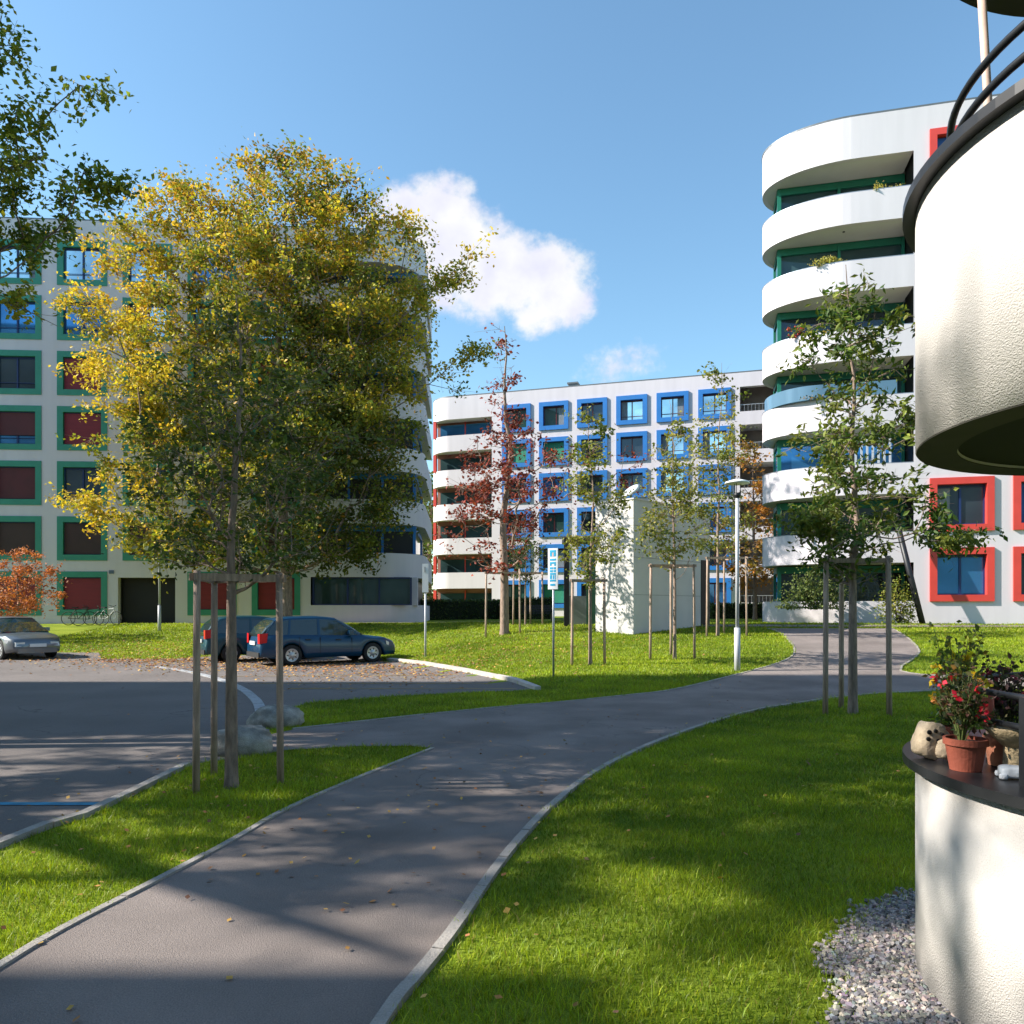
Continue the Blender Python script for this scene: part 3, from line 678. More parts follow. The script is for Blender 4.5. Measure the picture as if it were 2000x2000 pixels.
def tree(name, label, base, prof, ntips, nleaf, lsize, colf, tr=.1, topz=None, group=None, bark=BARK, clump=.3, surf=.5, depth=1.0,
         seg=.3, up=.45, lean=(0, 0), flatc=.7, asp=.6, twigr=.006, twigs=True, flat=.3, extra=None, seedv=0, sweep=1.0, first=None, wander=.03):
    """prof: list of (height above base, left reach, right reach) of the crown"""
    global RS
    RS = np.random.RandomState(100+seedv)
    bx, by = base; bz = tz(bx, by)
    T = thing(name, label, 'tree', (bx, by, bz), 0, group)
    hs = np.array([p[0] for p in prof], float); xl = np.array([p[1] for p in prof], float); xr = np.array([p[2] for p in prof], float)
    topz = topz or hs.max()*.97
    # trunk chain
    k = max(6, int(topz/seg)); tzs = np.linspace(0, topz, k); wob = np.cumsum(RS.normal(size=(k, 2))*wander*seg/.3, 0); wob -= wob[0]
    fade = np.clip((tzs-hs.min()*.8)/max(topz, .1), 0, 1)[:, None]
    cx = np.interp(tzs, hs, (xr-xl)/2)*.6
    TR = np.stack([wob[:, 0]*fade[:, 0]*1.5+lean[0]*tzs/topz+cx*fade[:, 0], wob[:, 1]*fade[:, 0]*1.5+lean[1]*tzs/topz, tzs], 1)
    # tips
    W_ = xl+xr; hh = np.linspace(hs.min(), hs.max(), 400); ww = np.interp(hh, hs, W_)**1.5; ww /= ww.sum()
    h = RS.choice(hh, ntips, p=ww); th = RS.uniform(0, 2*PI, ntips); q = RS.uniform(0, 1, ntips)**(surf)
    q = np.where(RS.uniform(size=ntips) < .12, q*1.1, q)
    a = np.where(np.cos(th) > 0, np.interp(h, hs, xr), np.interp(h, hs, xl)); b_ = np.interp(h, hs, W_)/2*depth
    tips = np.stack([q*a*np.cos(th), q*b_*np.sin(th), h], 1)
    if extra is not None: tips = np.concatenate([tips, np.array(extra, float)])
    h0 = first if first is not None else hs.min()*.9
    nodes = [tuple(p) for p in TR]; par = [-1]+list(range(k-1)); elig = TR[:, 2] >= h0*.8
    NP_ = np.zeros((len(tips)*5+k+10, 3)); NP_[:k] = TR; nn = k; ok_ = np.zeros(len(NP_), bool); ok_[:k] = elig
    axis = np.stack([np.interp(tips[:, 2]*.8, tzs, TR[:, 0]), np.interp(tips[:, 2]*.8, tzs, TR[:, 1])], 1)
    order = np.argsort(np.linalg.norm(tips[:, :2]-axis, axis=1)); tipnode = []
    for i in order:
        t = tips[i]; dv = t-NP_[:nn]; hd = np.hypot(dv[:, 0], dv[:, 1]); dist = np.linalg.norm(dv, axis=1)
        cost = dist+np.maximum(0, hd*up-dv[:, 2])*1.6+np.where(ok_[:nn], 0, 50)
        j = int(np.argmin(cost)); p = NP_[j].copy(); d = dist[j]; m = min(4, max(1, int(d/seg))); last = j
        for q_ in range(1, m+1):
            f = q_/m; pt = p+(t-p)*f; pt[2] += -.10*d*math.sin(PI*f)*sweep; pt += RS.normal(size=3)*.03*d*(f < 1)
            NP_[nn] = pt; par.append(last); ok_[nn] = True; last = nn; nn += 1
        tipnode.append(last)
    NP_ = NP_[:nn]; par = np.array(par); cnt = np.zeros(nn); cnt[tipnode] = 1
    for i in range(nn-1, 0, -1):
        if i >= k: cnt[par[i]] += cnt[i]
    for i in range(k-1, 0, -1): cnt[par[i]] += cnt[i]
    r = np.where(cnt > 0, twigr*np.maximum(cnt, 1)**.5, twigr)
    tr_r = tr*(1-np.clip(tzs/topz, 0, 1)**1.1*.93); tr_r[0] *= 1.25; r[:k] = np.maximum(tr_r, twigr); r[k:] = np.minimum(r[k:], .6*tr)
    org = np.array([bx, by, bz])
    nr = 12; ang = np.arange(nr)*2*PI/nr; TRb = TR.copy(); TRb[0, 2] -= .15
    kn = np.array([1+.07*math.sin(3*a_+seedv) for a_ in ang])
    ringv = np.stack([np.cos(ang)*kn, np.sin(ang)*kn, 0*ang], 1); VT = (TRb[:, None, :]+ringv[None]*r[:k, None, None]).reshape(-1, 3)
    jj = np.arange(nr); QT = ((np.arange(k-1)*nr)[:, None, None]+np.stack([jj, (jj+1) % nr, (jj+1) % nr+nr, jj+nr], 1)[None]).reshape(-1, 4)
    e = np.arange(k, nn); A = NP_[par[e]]; Bn = NP_[e]; rb = r[e]; ra = np.minimum(r[par[e]], rb*1.6+.002)
    V, Q = frusta(A, Bn, ra, rb, 5); Q = np.concatenate([QT, Q+len(VT)]); V = np.concatenate([VT, V])
    # leaves: clumps on every tip, laid along short twigs
    tp = NP_[tipnode]; nt_ = len(tp); per = nleaf/nt_
    wts = RS.gamma(2.2, 1, nt_); wts /= wts.sum(); ids = RS.choice(nt_, nleaf, p=wts)
    ntw = 5; tw = RS.normal(size=(nt_, ntw, 3)); tw[:, :, 2] *= flatc
    outd = tp-np.array([0, 0, 0]); outd[:, 2] = 0; outd = outd/(np.linalg.norm(outd, axis=1, keepdims=True)+1e-6)
    tw = tw+outd[:, None, :]*.5; tw *= clump*.75
    if twigs:
        A = np.repeat(tp, ntw, 0); Bn = A+tw.reshape(-1, 3); V2, Q2 = frusta(A, Bn, np.full(len(A), twigr*.8), np.full(len(A), twigr*.35), 4)
        Q = np.concatenate([Q, Q2+len(V)]); V = np.concatenate([V, V2])
    np_mesh('trunk', V, Q, bark, T, smooth=True)
    kk = RS.randint(0, ntw, nleaf); f = RS.uniform(.15, 1.15, (nleaf, 1))
    P = tp[ids]+tw[ids, kk]*f+RS.normal(size=(nleaf, 3))*clump*np.array([.26, .26, .20])
    cols = colf(P, RS, RS.uniform(size=nt_)[ids])
    leaves_mesh('crown', P, lsize, cols, LEAF, T, (0, 0, 0), asp=asp, flat=flat)
    return T

def lerp3(a, b, t): return np.array(a)[None]*(1-t[:, None])+np.array(b)[None]*t[:, None]
def jit(c, R, s=.2): return np.clip(c*np.exp(R.normal(size=(len(c), 1))*s)*(1+R.normal(size=(len(c), 3))*.06), .003, .9)

YEL = (.64, .47, .045); ORG_ = (.64, .30, .05); OLV = (.24, .26, .03); DGR = (.045, .075, .014)
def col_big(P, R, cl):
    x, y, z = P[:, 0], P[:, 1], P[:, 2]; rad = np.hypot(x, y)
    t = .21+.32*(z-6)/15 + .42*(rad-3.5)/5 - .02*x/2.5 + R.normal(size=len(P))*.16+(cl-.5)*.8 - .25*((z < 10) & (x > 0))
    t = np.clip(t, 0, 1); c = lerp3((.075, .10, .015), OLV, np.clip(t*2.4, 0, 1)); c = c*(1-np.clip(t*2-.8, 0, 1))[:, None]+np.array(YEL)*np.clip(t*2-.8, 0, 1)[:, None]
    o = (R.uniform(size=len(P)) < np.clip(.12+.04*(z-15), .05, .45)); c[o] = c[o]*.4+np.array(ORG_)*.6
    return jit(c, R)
big_prof = [(3.3, 2.0, 2.2), (4.2, 5.4, 4.2), (5.2, 7.4, 4.8), (6.8, 7.6, 4.9), (8.6, 7.2, 4.9), (10.2, 7.2, 5.4), (11.8, 6.9, 5.6), (13.2, 6.6, 5.6), (14.6, 5.7, 4.4), (15.8, 4.6, 3.6), (17.0, 3.8, 2.6), (17.9, 1.6, 1.4), (18.4, .6, .8)]
big_prof = [(2.9, 4.2, 1.8), (3.9, 8.2, 4.2), (6.1, 10.0, 6.0), (7.5, 9.0, 6.1), (9.0, 9.1, 6.2), (11.2, 9.2, 6.1), (13.2, 9.2, 6.5), (14.75, 9.7, 7.1), (16.2, 9.2, 7.7), (17.4, 8.2, 7.2), (18.4, 7.6, 6.6), (19.6, 6.4, 5.0), (20.6, 4.6, 3.2), (21.4, 2.4, 1.8), (22.0, .4, .4)]
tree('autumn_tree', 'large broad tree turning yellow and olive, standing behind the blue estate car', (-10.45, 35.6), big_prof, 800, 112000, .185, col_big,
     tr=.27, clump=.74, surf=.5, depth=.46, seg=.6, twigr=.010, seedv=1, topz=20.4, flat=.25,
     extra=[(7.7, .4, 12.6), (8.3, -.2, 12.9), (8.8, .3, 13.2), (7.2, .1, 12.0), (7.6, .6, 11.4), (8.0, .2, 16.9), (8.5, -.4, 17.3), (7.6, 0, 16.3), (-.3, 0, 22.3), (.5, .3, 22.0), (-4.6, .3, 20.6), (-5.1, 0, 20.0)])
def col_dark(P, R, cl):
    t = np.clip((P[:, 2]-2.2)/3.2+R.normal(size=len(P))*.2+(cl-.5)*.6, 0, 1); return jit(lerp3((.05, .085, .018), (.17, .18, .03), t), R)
near_prof = [(2.0, .3, .3), (2.2, .65, .7), (2.6, .75, 1.0), (3.1, .65, 1.2), (3.5, .55, 1.15), (3.9, .4, .9), (4.3, .25, .5), (4.8, .12, .2)]
xb, yb = at(452, 1540)
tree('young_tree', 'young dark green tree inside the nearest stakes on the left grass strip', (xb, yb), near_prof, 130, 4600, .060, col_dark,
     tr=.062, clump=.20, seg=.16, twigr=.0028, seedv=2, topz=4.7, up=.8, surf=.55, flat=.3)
ash = [(2.15, .25, .3), (2.45, .9, .9), (2.75, .5, 1.9), (3.05, .7, 2.1), (3.35, 1.15, 1.6), (3.7, .5, .9), (4.05, .5, .6), (4.35, 1.1, .95), (4.7, .9, 1.0), (5.0, .35, .7), (5.35, .3, .6), (5.75, .9, .9), (6.1, 1.05, .95), (6.35, .5, .7), (6.6, .25, .35), (7.0, .3, .35), (7.4, .15, .25), (7.6, .1, .12)]
def col_ash(P, R, cl):
    return jit(lerp3((.045, .09, .014), (.21, .23, .04), np.clip(cl*.8+R.normal(size=len(P))*.2-.05, 0, 1)), R)
xa, ya = at(1665, 1395)
tree('ash_tree', 'slender green ash tree with drooping leaf clusters beside the path at right', (xa, ya), ash, 170, 6600, .125, col_ash,
     tr=.075, clump=.22, seg=.25, twigr=.004, seedv=3, topz=7.3, up=.15, surf=.6, asp=.42, flat=.1)
def col_yg(P, R, cl): return jit(lerp3((.10, .14, .02), (.32, .30, .05), np.clip(cl*.8+R.normal(size=len(P))*.25, 0, 1)), R)
def col_yg2(P, R, cl): return jit(lerp3((.12, .15, .03), (.36, .33, .07), np.clip(cl*.8+R.normal(size=len(P))*.25, 0, 1)), R)
def sap(name, label, px, py, prof, nt_, nl, ls, cf, seedv, tr=.05, **k):
    x, y = at(px, py); return tree(name, label, (x, y), prof, nt_, nl, ls, cf, tr=tr, seedv=seedv, bark=BARK, seg=.2, **k)
sap('young_tree', 'yellow-green sapling between stakes just right of the cyan and white sign', 1153, 1298, [(2.0, .15, .2), (2.4, .75, .7), (3.0, .7, .9), (3.6, .6, .9), (4.2, .6, 1.0), (4.9, .7, .8), (5.5, .5, .5), (6.2, .3, .3), (6.9, .15, .1)], 90, 2700, .10, col_yg, 4, clump=.25, twigr=.0035, up=.7)
sap('young_tree', 'pale green sapling between stakes in front of the shaded side of the concrete box', 1318, 1288, [(2.3, .2, .2), (2.7, .8, .8), (3.3, 1.0, .8), (4.0, .95, .8), (4.8, .8, .7), (5.6, .5, .5), (6.5, .25, .25), (7.2, .1, .1)], 90, 2900, .10, col_yg2, 5, clump=.27, twigr=.0035, up=.7)
sap('young_tree', 'pale green sapling between stakes just left of the lamp post', 1402, 1243, [(2.6, .2, .2), (3.1, .9, .8), (4.0, 1.1, .9), (5.0, 1.1, .9), (6.2, 1.0, .8), (7.4, .6, .6), (8.6, .3, .3), (9.4, .1, .1)], 90, 2700, .125, col_yg2, 6, tr=.06, clump=.32, twigr=.004, up=.7)
def col_pur(P, R, cl): return jit(lerp3((.11, .02, .016), (.36, .07, .045), np.clip(cl*.8+R.normal(size=len(P))*.25, 0, 1)), R)
sap('purple_tree', 'dark red-leaved tree with bare leader standing on the central lawn', 985, 1239, [(2.2, .3, .3), (2.8, 1.7, 1.3), (3.6, 2.4, 1.2), (4.4, 2.4, 1.6), (5.2, 1.8, 2.6), (6.2, 1.6, 3.2), (7.0, 1.3, 2.6), (7.8, .8, .7), (8.6, .6, .5), (9.3, .5, .45), (10.2, .25, .3), (11.3, .3, .25)], 150, 4200, .14, col_pur, 7, tr=.17,
    clump=.36, twigr=.008, up=.25, topz=11.2, surf=.62, extra=[(4.4, .3, 6.6), (4.9, 0, 6.3), (5.3, -.2, 6.5), (4.2, 0, 5.6), (4.6, .3, 5.2)], wander=.02)
def col_org(P, R, cl): return jit(lerp3((.16, .13, .03), (.48, .20, .035), np.clip(cl+R.normal(size=len(P))*.2, 0, 1)), R)
tree('autumn_tree', 'orange-leaved tree between the middle building and the right balconies', (13.6, 43), [(1.5, .3, .3), (2.5, 2.0, 1.8), (4.0, 2.6, 2), (5.5, 2.2, 1.6), (7.0, 1.9, 1.6), (8.5, 1.4, 1.2), (9.8, .6, .6), (10.4, .2, .2)], 110, 3600, .2, col_org, tr=.12, clump=.5, twigr=.008, seedv=8, seg=.4)
def col_red(P, R, cl): return jit(lerp3((.30, .085, .03), (.55, .20, .08), np.clip(cl+R.normal(size=len(P))*.25, 0, 1)), R)
tree('ornamental_tree', 'small round tree with orange-red leaves behind the silver car', (-21.2, 33.0), [(.9, .5, .6), (1.4, 1.4, 1.2), (2.1, 1.9, 1.6), (2.8, 1.8, 1.5), (3.4, 1.1, 1.1), (3.8, .4, .4)], 120, 4200, .12, col_red, tr=.08, clump=.3, twigr=.005, seedv=9, seg=.25, twigs=False)
def col_grn(P, R, cl): return jit(lerp3((.03, .055, .015), (.09, .13, .03), np.clip(cl+R.normal(size=len(P))*.2, 0, 1)), R)
tree('young_tree', 'small dark green sapling just right of the dark red tree', (.55, 31.5), [(1.8, .2, .2), (2.3, .9, 1.0), (2.9, 1.1, 1.1), (3.4, .8, .8), (3.8, .2, .2)], 50, 1300, .11, col_grn, tr=.04, clump=.28, seedv=10)
for i, (x, y, h_, r_, lab) in enumerate([(-8.2, 76, 15, 5.2, 'green tree far off in the gap between the left and middle buildings'), (-12, 86, 17, 6, 'tall green tree far behind the left building'),
                                          (24, 62, 13, 4, 'green tree far back behind the right balconies')]):
    tree('background_tree', lab, (x, y), [(1.5, r_*.5, r_*.5), (h_*.3, r_, r_), (h_*.6, r_*.95, r_*.9), (h_*.85, r_*.5, r_*.5), (h_, .3, .3)], 130, 5200, .42, lambda P, R, cl: jit(lerp3((.05, .085, .02), (.16, .19, .04), np.clip(cl+R.normal(size=len(P))*.2, 0, 1)), R),
         tr=.3, clump=1.1, twigr=.02, seedv=20+i, seg=.8, twigs=False, group=None)
# overhanging tree at the upper left, trunk outside the frame
def col_over(P, R, cl): 
    c = lerp3((.09, .15, .02), (.32, .33, .04), np.clip(cl*.7+R.normal(size=len(P))*.2, 0, 1)); m = (R.uniform(size=len(P)) < .10) | ((P[:, 2] < 6.3) & (R.uniform(size=len(P)) < .45)); c[m] = np.array((.42, .36, .03)); return jit(c, R)
tree('overhanging_tree', 'leafy green tree reaching into the top left corner of the picture', (-9.9, 9.6), [(5.9, .8, 2.6), (6.3, 2.0, 3.4), (6.8, 2.4, 3.7), (7.0, 2.6, 4.1), (7.6, 2.6, 4.0), (8.2, 2.6, 3.3), (8.8, 2.6, 3.1), (9.6, 2.4, 3.4), (10.6, 2, 2.6), (11.6, .8, .8)], 800, 76000, .082, col_over,
     tr=.2, clump=.27, twigr=.0045, seedv=30, seg=.35, topz=11, surf=.5, first=3.5, depth=.8,
     extra=[(4.7, 0, 7.0), (4.9, .1, 6.95), (5.05, .1, 6.9), (4.6, -.1, 7.1), (4.5, 0, 8.25), (4.7, 0, 8.2), (4.2, 0, 8.0), (3.2, 0, 5.75), (3.6, .1, 5.6), (3.9, .0, 5.4)])
# trees beyond the left edge that dapple the path and the lawns
shade = [(-12.5, 6.1, 8.0, 16.5, 2.7, 200, 14000, 41), (-10.6, 9.2, 4.8, 9.2, 1.8, 70, 3800, 42), (-20.5, 7.6, 5.0, 15.5, 2.2, 120, 6500, 43), (-14.2, 2.2, 10.7, 14.5, 1.2, 34, 480, 44), (-26, 13.8, 5, 12, 3, 150, 4200, 45), (-17.6, 3.9, 11.0, 16.5, 1.35, 70, 6500, 46), (-13.3, 6.0, 5.4, 9.2, 1.4, 60, 4200, 47)]
for (x, y, z0, z1, r_, nt_, nl, sd) in shade:
    hh = z1-z0
    st_ = tree('shade_tree', 'green tree %s beyond the left picture edge' % {41: 'nearest the path', 42: 'beside the car park', 43: 'far out', 44: 'closest to the viewer', 45: 'behind the others', 46: 'with a small high crown', 47: 'with a low narrow crown'}[sd],
         (x, y), [(z0, r_*.4, r_*.4), (z0+hh*.25, r_*.95, r_*.95), (z0+hh*.6, r_, r_), (z0+hh*.85, r_*.6, r_*.6), (z1, .2, .2)], nt_, nl, .15, col_over, tr=.2, clump=.42, twigr=.008, seedv=sd, seg=.5, twigs=False, depth=1.0, surf=.42)
    if sd == 41: MB().tube([(-12.5, 5.6, 5.2), (-13.2, 5.6, 6.2), (-13.8, 5.0, 7.1), (-13.95, 4.0, 8.1), (-13.9, 2.9, 9.1)], [.20, .17, .14, .10, .05], 9).build('bough', BARK, st_, smooth=True)

# ------------------------------------------------------------------ stakes round the young trees
def stakes(label, posts, height, rail_h, r=.034, cx=None, rails=True, order=None):
    x0 = sum(p[0] for p in posts)/len(posts); y0 = sum(p[1] for p in posts)/len(posts); z0 = tz(x0, y0)
    T = thing('tree_stakes', label, 'tree support', (x0, y0, z0), 0, 'wooden stake frames round the young trees')
    tops = []
    for i, (x, y) in enumerate(posts):
        z = tz(x, y); lx, ly = (x0-x)*.03, (y0-y)*.03; h = height+random.uniform(-.02, .03)
        pts = [Vector((x+lx*t, y+ly*t, z-.1+(h+.1)*t)) for t in (0, .35, .7, 1)]
        MB().tube(pts, [r*1.05, r, r, r*.96], 9).build('post', WOOD, T, smooth=True); tops.append(pts[-1])
    for i in range(len(posts)):
        a = tops[i].copy(); b = tops[(i+1) % len(posts)].copy(); a.z = b.z = z0+rail_h; d = (b-a).normalized(); a -= d*.07; b += d*.07
        s_ = Vector((-d.y, d.x, 0)); m = MB(); w = .012; hh = .035
        V = [p+s_*q*w+Vector((0, 0, k*hh)) for p in (a, b) for q in (-1, 1) for k in (-1, 1)]
        m.add([v-s_*0.0 for v in V], [(0, 1, 3, 2), (4, 6, 7, 5), (0, 4, 5, 1), (2, 3, 7, 6), (0, 2, 6, 4), (1, 5, 7, 3)]); m.build('rail', WOOD, T)
    return T
s1 = [at(383, 1550), at(548, 1532), (-.388*7.85, 7.85)]
stakes('three wooden stakes with top rails round the nearest young tree on the left grass strip', [s1[0], s1[1], s1[2]], 2.06, 2.0, .033)
s2 = [at(1612, 1397), at(1737, 1399), (.4287*13.15, 13.15)]
stakes('tall wooden stakes round the ash tree beside the path at right', s2, 2.56, 2.48, .042)
def st3(label, c, half, h, dpt=.8, r=.036):
    x, y = c; stakes(label, [(x-half, y), (x+half, y+.05), (x+.12, y+dpt)], h, h-.06, r)
st3('wooden stakes round the sapling right of the blue and white sign', (at(1150, 1298)[0]-.02, at(1150, 1298)[1]-.1), .42, 2.2)
st3('wooden stakes round the sapling before the concrete box, shaded side', (at(1313, 1287)[0]-.0, at(1313, 1287)[1]-.05), .60, 2.55)
st3('wooden stakes round the sapling just left of the lamp post', (at(1404, 1243)[0]+.25, at(1404, 1243)[1]-.1), .68, 2.7)
st3('wooden stakes round the dark red tree on the central lawn', (at(985, 1239)[0]-.05, at(985, 1239)[1]-.3), .62, 2.3)
st3('wooden stakes round the small sapling near the hedge', (.65, 31.3), .6, 2.2)

# ------------------------------------------------------------------ hedge, shrubs, bench
def shrub(name, label, cat, c, size, nl, ls, cf, seedv, boxy=False, group=None):
    global RS
    RS = np.random.RandomState(seedv); x, y, z = c; T = thing(name, label, cat, (x, y, z), 0, group); sx, sy, sz = size
    if boxy:
        P = RS.uniform(-1, 1, (nl, 3)); ax = RS.randint(0, 3, nl); sgn = np.sign(P[np.arange(nl), ax]); P[np.arange(nl), ax] = sgn*(1-np.abs(RS.normal(size=nl))*.06); P[:, 2] = P[:, 2]*.5+.5
        P = P*np.array([sx, sy, sz])+RS.normal(size=P.shape)*.03
        core = MB().box(-sx*.93, sx*.93, -sy*.9, sy*.9, -.1, sz*.94); core.build('stems', M('hedge_core', (.02, .025, .01), .95), T, local=True)
    else:
        nc = max(8, nl//70); cc = RS.normal(size=(nc, 3)); cc /= np.linalg.norm(cc, axis=1, keepdims=True); cc *= RS.uniform(.2, 1, (nc, 1))**.6; cc[:, 2] = np.abs(cc[:, 2])
        i = RS.randint(0, nc, nl); P = (cc[i]+RS.normal(size=(nl, 3))*.16)*np.array([sx, sy, sz]); P[:, 2] = np.maximum(P[:, 2], .02)
        mm_ = MB()
        for k in range(min(nc, 26)): mm_.tube([(0, 0, -.05), tuple(cc[k]*np.array([sx, sy, sz])*.5*np.array([.8, .8, 1.1])), tuple(cc[k]*np.array([sx, sy, sz]))], [.012*sz, .008*sz, .004*sz], 5)
        mm_.build('stems', BARKD, T, local=True)
    leaves_mesh('foliage', P, ls, cf(P, RS, RS.uniform(size=nl)), LEAF, T, (0, 0, 0), asp=.7)
    return T
h1 = at(865, 1204); shrub('hedge', 'low clipped green hedge in front of the middle building left of the dark red tree', 'hedge', (-3.4, 50, tz(-3.4, 50)), (2.7, .5, 1.25), 5200, .13, col_grn, 51, True)
shrub('hedge', 'dark clipped hedge behind the bench in front of the middle building', 'hedge', (1.0, 48, tz(1, 48)), (1.45, .5, 1.3), 3200, .13, col_grn, 52, True)
shrub('hedge', 'dark low hedge between the concrete box and the right balconies', 'hedge', (13.7, 47, tz(13.7, 47)), (1.6, .5, .9), 2600, .14, col_grn, 53, True)
shrub('shrub', 'mixed green shrub on the ground terrace under the right balconies', 'shrub', (12.55, 31.75, 1.75), (1.5, .5, 1.55), 3000, .10, lambda P, R, cl: jit(lerp3((.05, .08, .02), (.22, .26, .08), np.clip(cl+R.normal(size=len(P))*.1, 0, 1)), R), 54)
shrub('shrub', 'small green bush at the right end of the ground terrace', 'shrub', (15.4, 30.6, 1.2), (.8, .5, 1.7), 1200, .10, col_yg, 55)
bn = thing('park_bench', 'dark slatted bench in front of the hedge by the middle building', 'bench', (1.35, 38.6, tz(1.35, 38.6)))
m = MB()
for k in range(4): m.box(-.8, .8, -.2+k*.12, -.11+k*.12, .42, .46)
m.build('seat', DGREY, bn, local=True); m = MB()
for k in range(3): m.box(-.8, .8, .3, .33, .52+k*.12, .61+k*.12)
m.build('backrest', DGREY, bn, local=True)
for s_ in (-.65, .65): MB().box(s_-.03, s_+.03, -.2, .32, 0, .42).build('leg', DGREY, bn, local=True)

# flowers and plants on the right balconies
def bplant(label, u, z, w, h, nl, cf, sd, d=-.28):
    p = F3((u, d, z)); shrub('balcony_plant', label, 'plant', tuple(p), (w, .16, h), nl, .085, cf, sd)
cr = lambda P, R, cl: np.where(R.uniform(size=(len(P), 1)) < .4, np.array([[.65, .05, .03]]), jit(lerp3((.04, .08, .02), (.1, .16, .03), cl), R))
cyl = lambda P, R, cl: jit(lerp3((.30, .30, .05), (.55, .45, .15), cl), R)
bplant('pale dried plant at the right end of the top balcony', 2.7, 2.04+2.85*6, .75, .42, 300, cyl, 61)
bplant('yellow-green trailing plant on the second balcony from the top', .4, 2.04+2.85*5, .95, .42, 520, cyl, 62)
bplant('red geraniums at the rounded end of the third balcony from the top', -.9, 2.04+2.85*4, .6, .40, 420, cr, 63, -.5)
bplant('yellow and red flowers in the middle of the third balcony from the top', .9, 2.04+2.85*4, .8, .3, 360, lambda P, R, cl: np.where(R.uniform(size=(len(P), 1)) < .5, np.array([[.6, .4, .08]]), np.array([[.05, .1, .02]])), 64)
bplant('small potted flowers lined up on the fourth balcony from the top', .8, 2.04+2.85*3, 1.6, .22, 300, lambda P, R, cl: np.where(R.uniform(size=(len(P), 1)) < .3, np.array([[.5, .3, .12]]), np.array([[.05, .07, .03]])), 65)
bplant('dark green plants on the lowest balcony', .3, 2.04+2.85*1, 1.7, .35, 700, col_grn, 66)

# ------------------------------------------------------------------ signs, poles, lamp
def pole(name, label, cat, px, py, group=None): 
    x, y = at(px, py); return thing(name, label, cat, (x, y, tz(x, y)), 0, group), x, y, tz(x, y)
S, x, y, z = pole('street_sign', 'tall narrow white sign with cyan lettering on a grey pole on the lawn', 'sign', 1081, 1323)
MB().tube([(x, y, z-.1), (x, y, 1.7+.96)], .026, 10).build('pole', STEEL, S, smooth=True)
zt_, zb_ = EYE+(1190-1071)/1500*y, EYE+(1190-1151)/1500*y; w_ = 10.8/1500*y
sgx, sgy = x, y
def SR(v):
    a = math.radians(-32); dx, dy = v[0]-sgx, v[1]-sgy; return Vector((sgx+dx*math.cos(a)-dy*math.sin(a), sgy+dx*math.sin(a)+dy*math.cos(a), v[2]))
pn = MB(SR).box(x-w_, x+w_, y-.035, y-.010, zb_, zt_).build('panel', SIGNW, S)
Hh = zt_-zb_
def sbox(mb, a, b, c, d, f=0.0): mb.box(x-w_+2*w_*a, x-w_+2*w_*b, y-.040-f, y-.034, zb_+Hh*c, zb_+Hh*d)
m = MB(SR); sbox(m, .2, .82, .90, .955); sbox(m, .2, .42, .80, .895); sbox(m, .62, .82, .80, .895)
for c0 in (.70, .62): sbox(m, .2, .82, c0, c0+.045); 
sbox(m, .2, .36, .575, .615); sbox(m, .66, .82, .575, .615)
for c0 in (.49, .42): sbox(m, .2, .5, c0, c0+.05); sbox(m, .58, .82, c0, c0+.05)
sbox(m, .2, .82, .355, .40); sbox(m, .2, .40, .25, .345); sbox(m, .5, .66, .25, .345); sbox(m, .74, .82, .25, .345); sbox(m, .2, .82, .19, .235); sbox(m, .25, .75, .085, .135)
m.build('lettering', SIGNC, pn)
m = MB(SR); sbox(m, .46, .58, .80, .89); m.build('emblem', SIGNO, pn)
S, x, y, z = pole('street_sign', 'slim white sign on a pale pole on the lawn near the blue car', 'sign', 831, 1283)
MB().tube([(x, y, z-.1), (x, y, EYE+(1190-1158)/1500*y)], .035, 10).build('pole', PALEPOLE, S, smooth=True)
w_ = 6/1500*y; pn = MB().box(x-w_, x+w_, y-.05, y-.02, EYE+(1190-1157)/1500*y, EYE+(1190-1101)/1500*y).build('panel', SIGNW, S)
MB().box(x-w_*.35, x+w_*.1, y-.056, y-.048, EYE+(1190-1118)/1500*y, EYE+(1190-1107)/1500*y).build('lettering', STEEL, pn)
L, x, y, z = pole('lamp_post', 'slim grey lamp post with a flat disc head beside the path', 'street lamp', 1440, 1311)
MB().tube([(x, y, z-.1), (x, y, z+1.05)], .072, 16).build('base', PALEPOLE, L, smooth=True)
MB().tube([(x, y, z+1.05), (x, y, z+4.2)], .043, 14).build('pole', PALEPOLE, L, smooth=True)
hd = MB().lathe([(.001, z+4.62), (.12, z+4.62), (.28, z+4.57), (.30, z+4.53), (.001, z+4.52)], x, y, 24).build('lamp_head', SIGNW, L, smooth=True)
MB().lathe([(.05, z+4.18), (.09, z+4.24), (.085, z+4.30), (.001, z+4.30)], x, y, 16).build('collar', DARKST, L, smooth=True)
m = MB()
for a in range(3): m.tube([(x+.07*math.cos(a*2.1), y+.07*math.sin(a*2.1), z+4.25), (x+.09*math.cos(a*2.1), y+.09*math.sin(a*2.1), z+4.55)], .008, 6)
m.build('bracket', DARKST, L)
gx_, gy_ = -.459*36, 36; S = thing('flag_pole', 'thin pale pole in front of the left building entrance', 'pole', (gx_, gy_, tz(gx_, gy_)))
z = tz(gx_, gy_); MB().tube([(gx_, gy_, z-.1), (gx_, gy_, z+1.2)], .075, 12).build('base', PALEPOLE, S, smooth=True); MB().tube([(gx_, gy_, z+1.2), (gx_, gy_, z+4.6)], .05, 10).build('shaft', PALEPOLE, S, smooth=True)
p = F1((cols1[2]+3.0, .02, 4.05)); t_ = MB(F1).box(cols1[2]+2.95, cols1[2]+3.2, .005, .035, 3.55, 3.73).build('house_number_plate', M('plate_blue_grey', (.10, .14, .22), .5), B1)

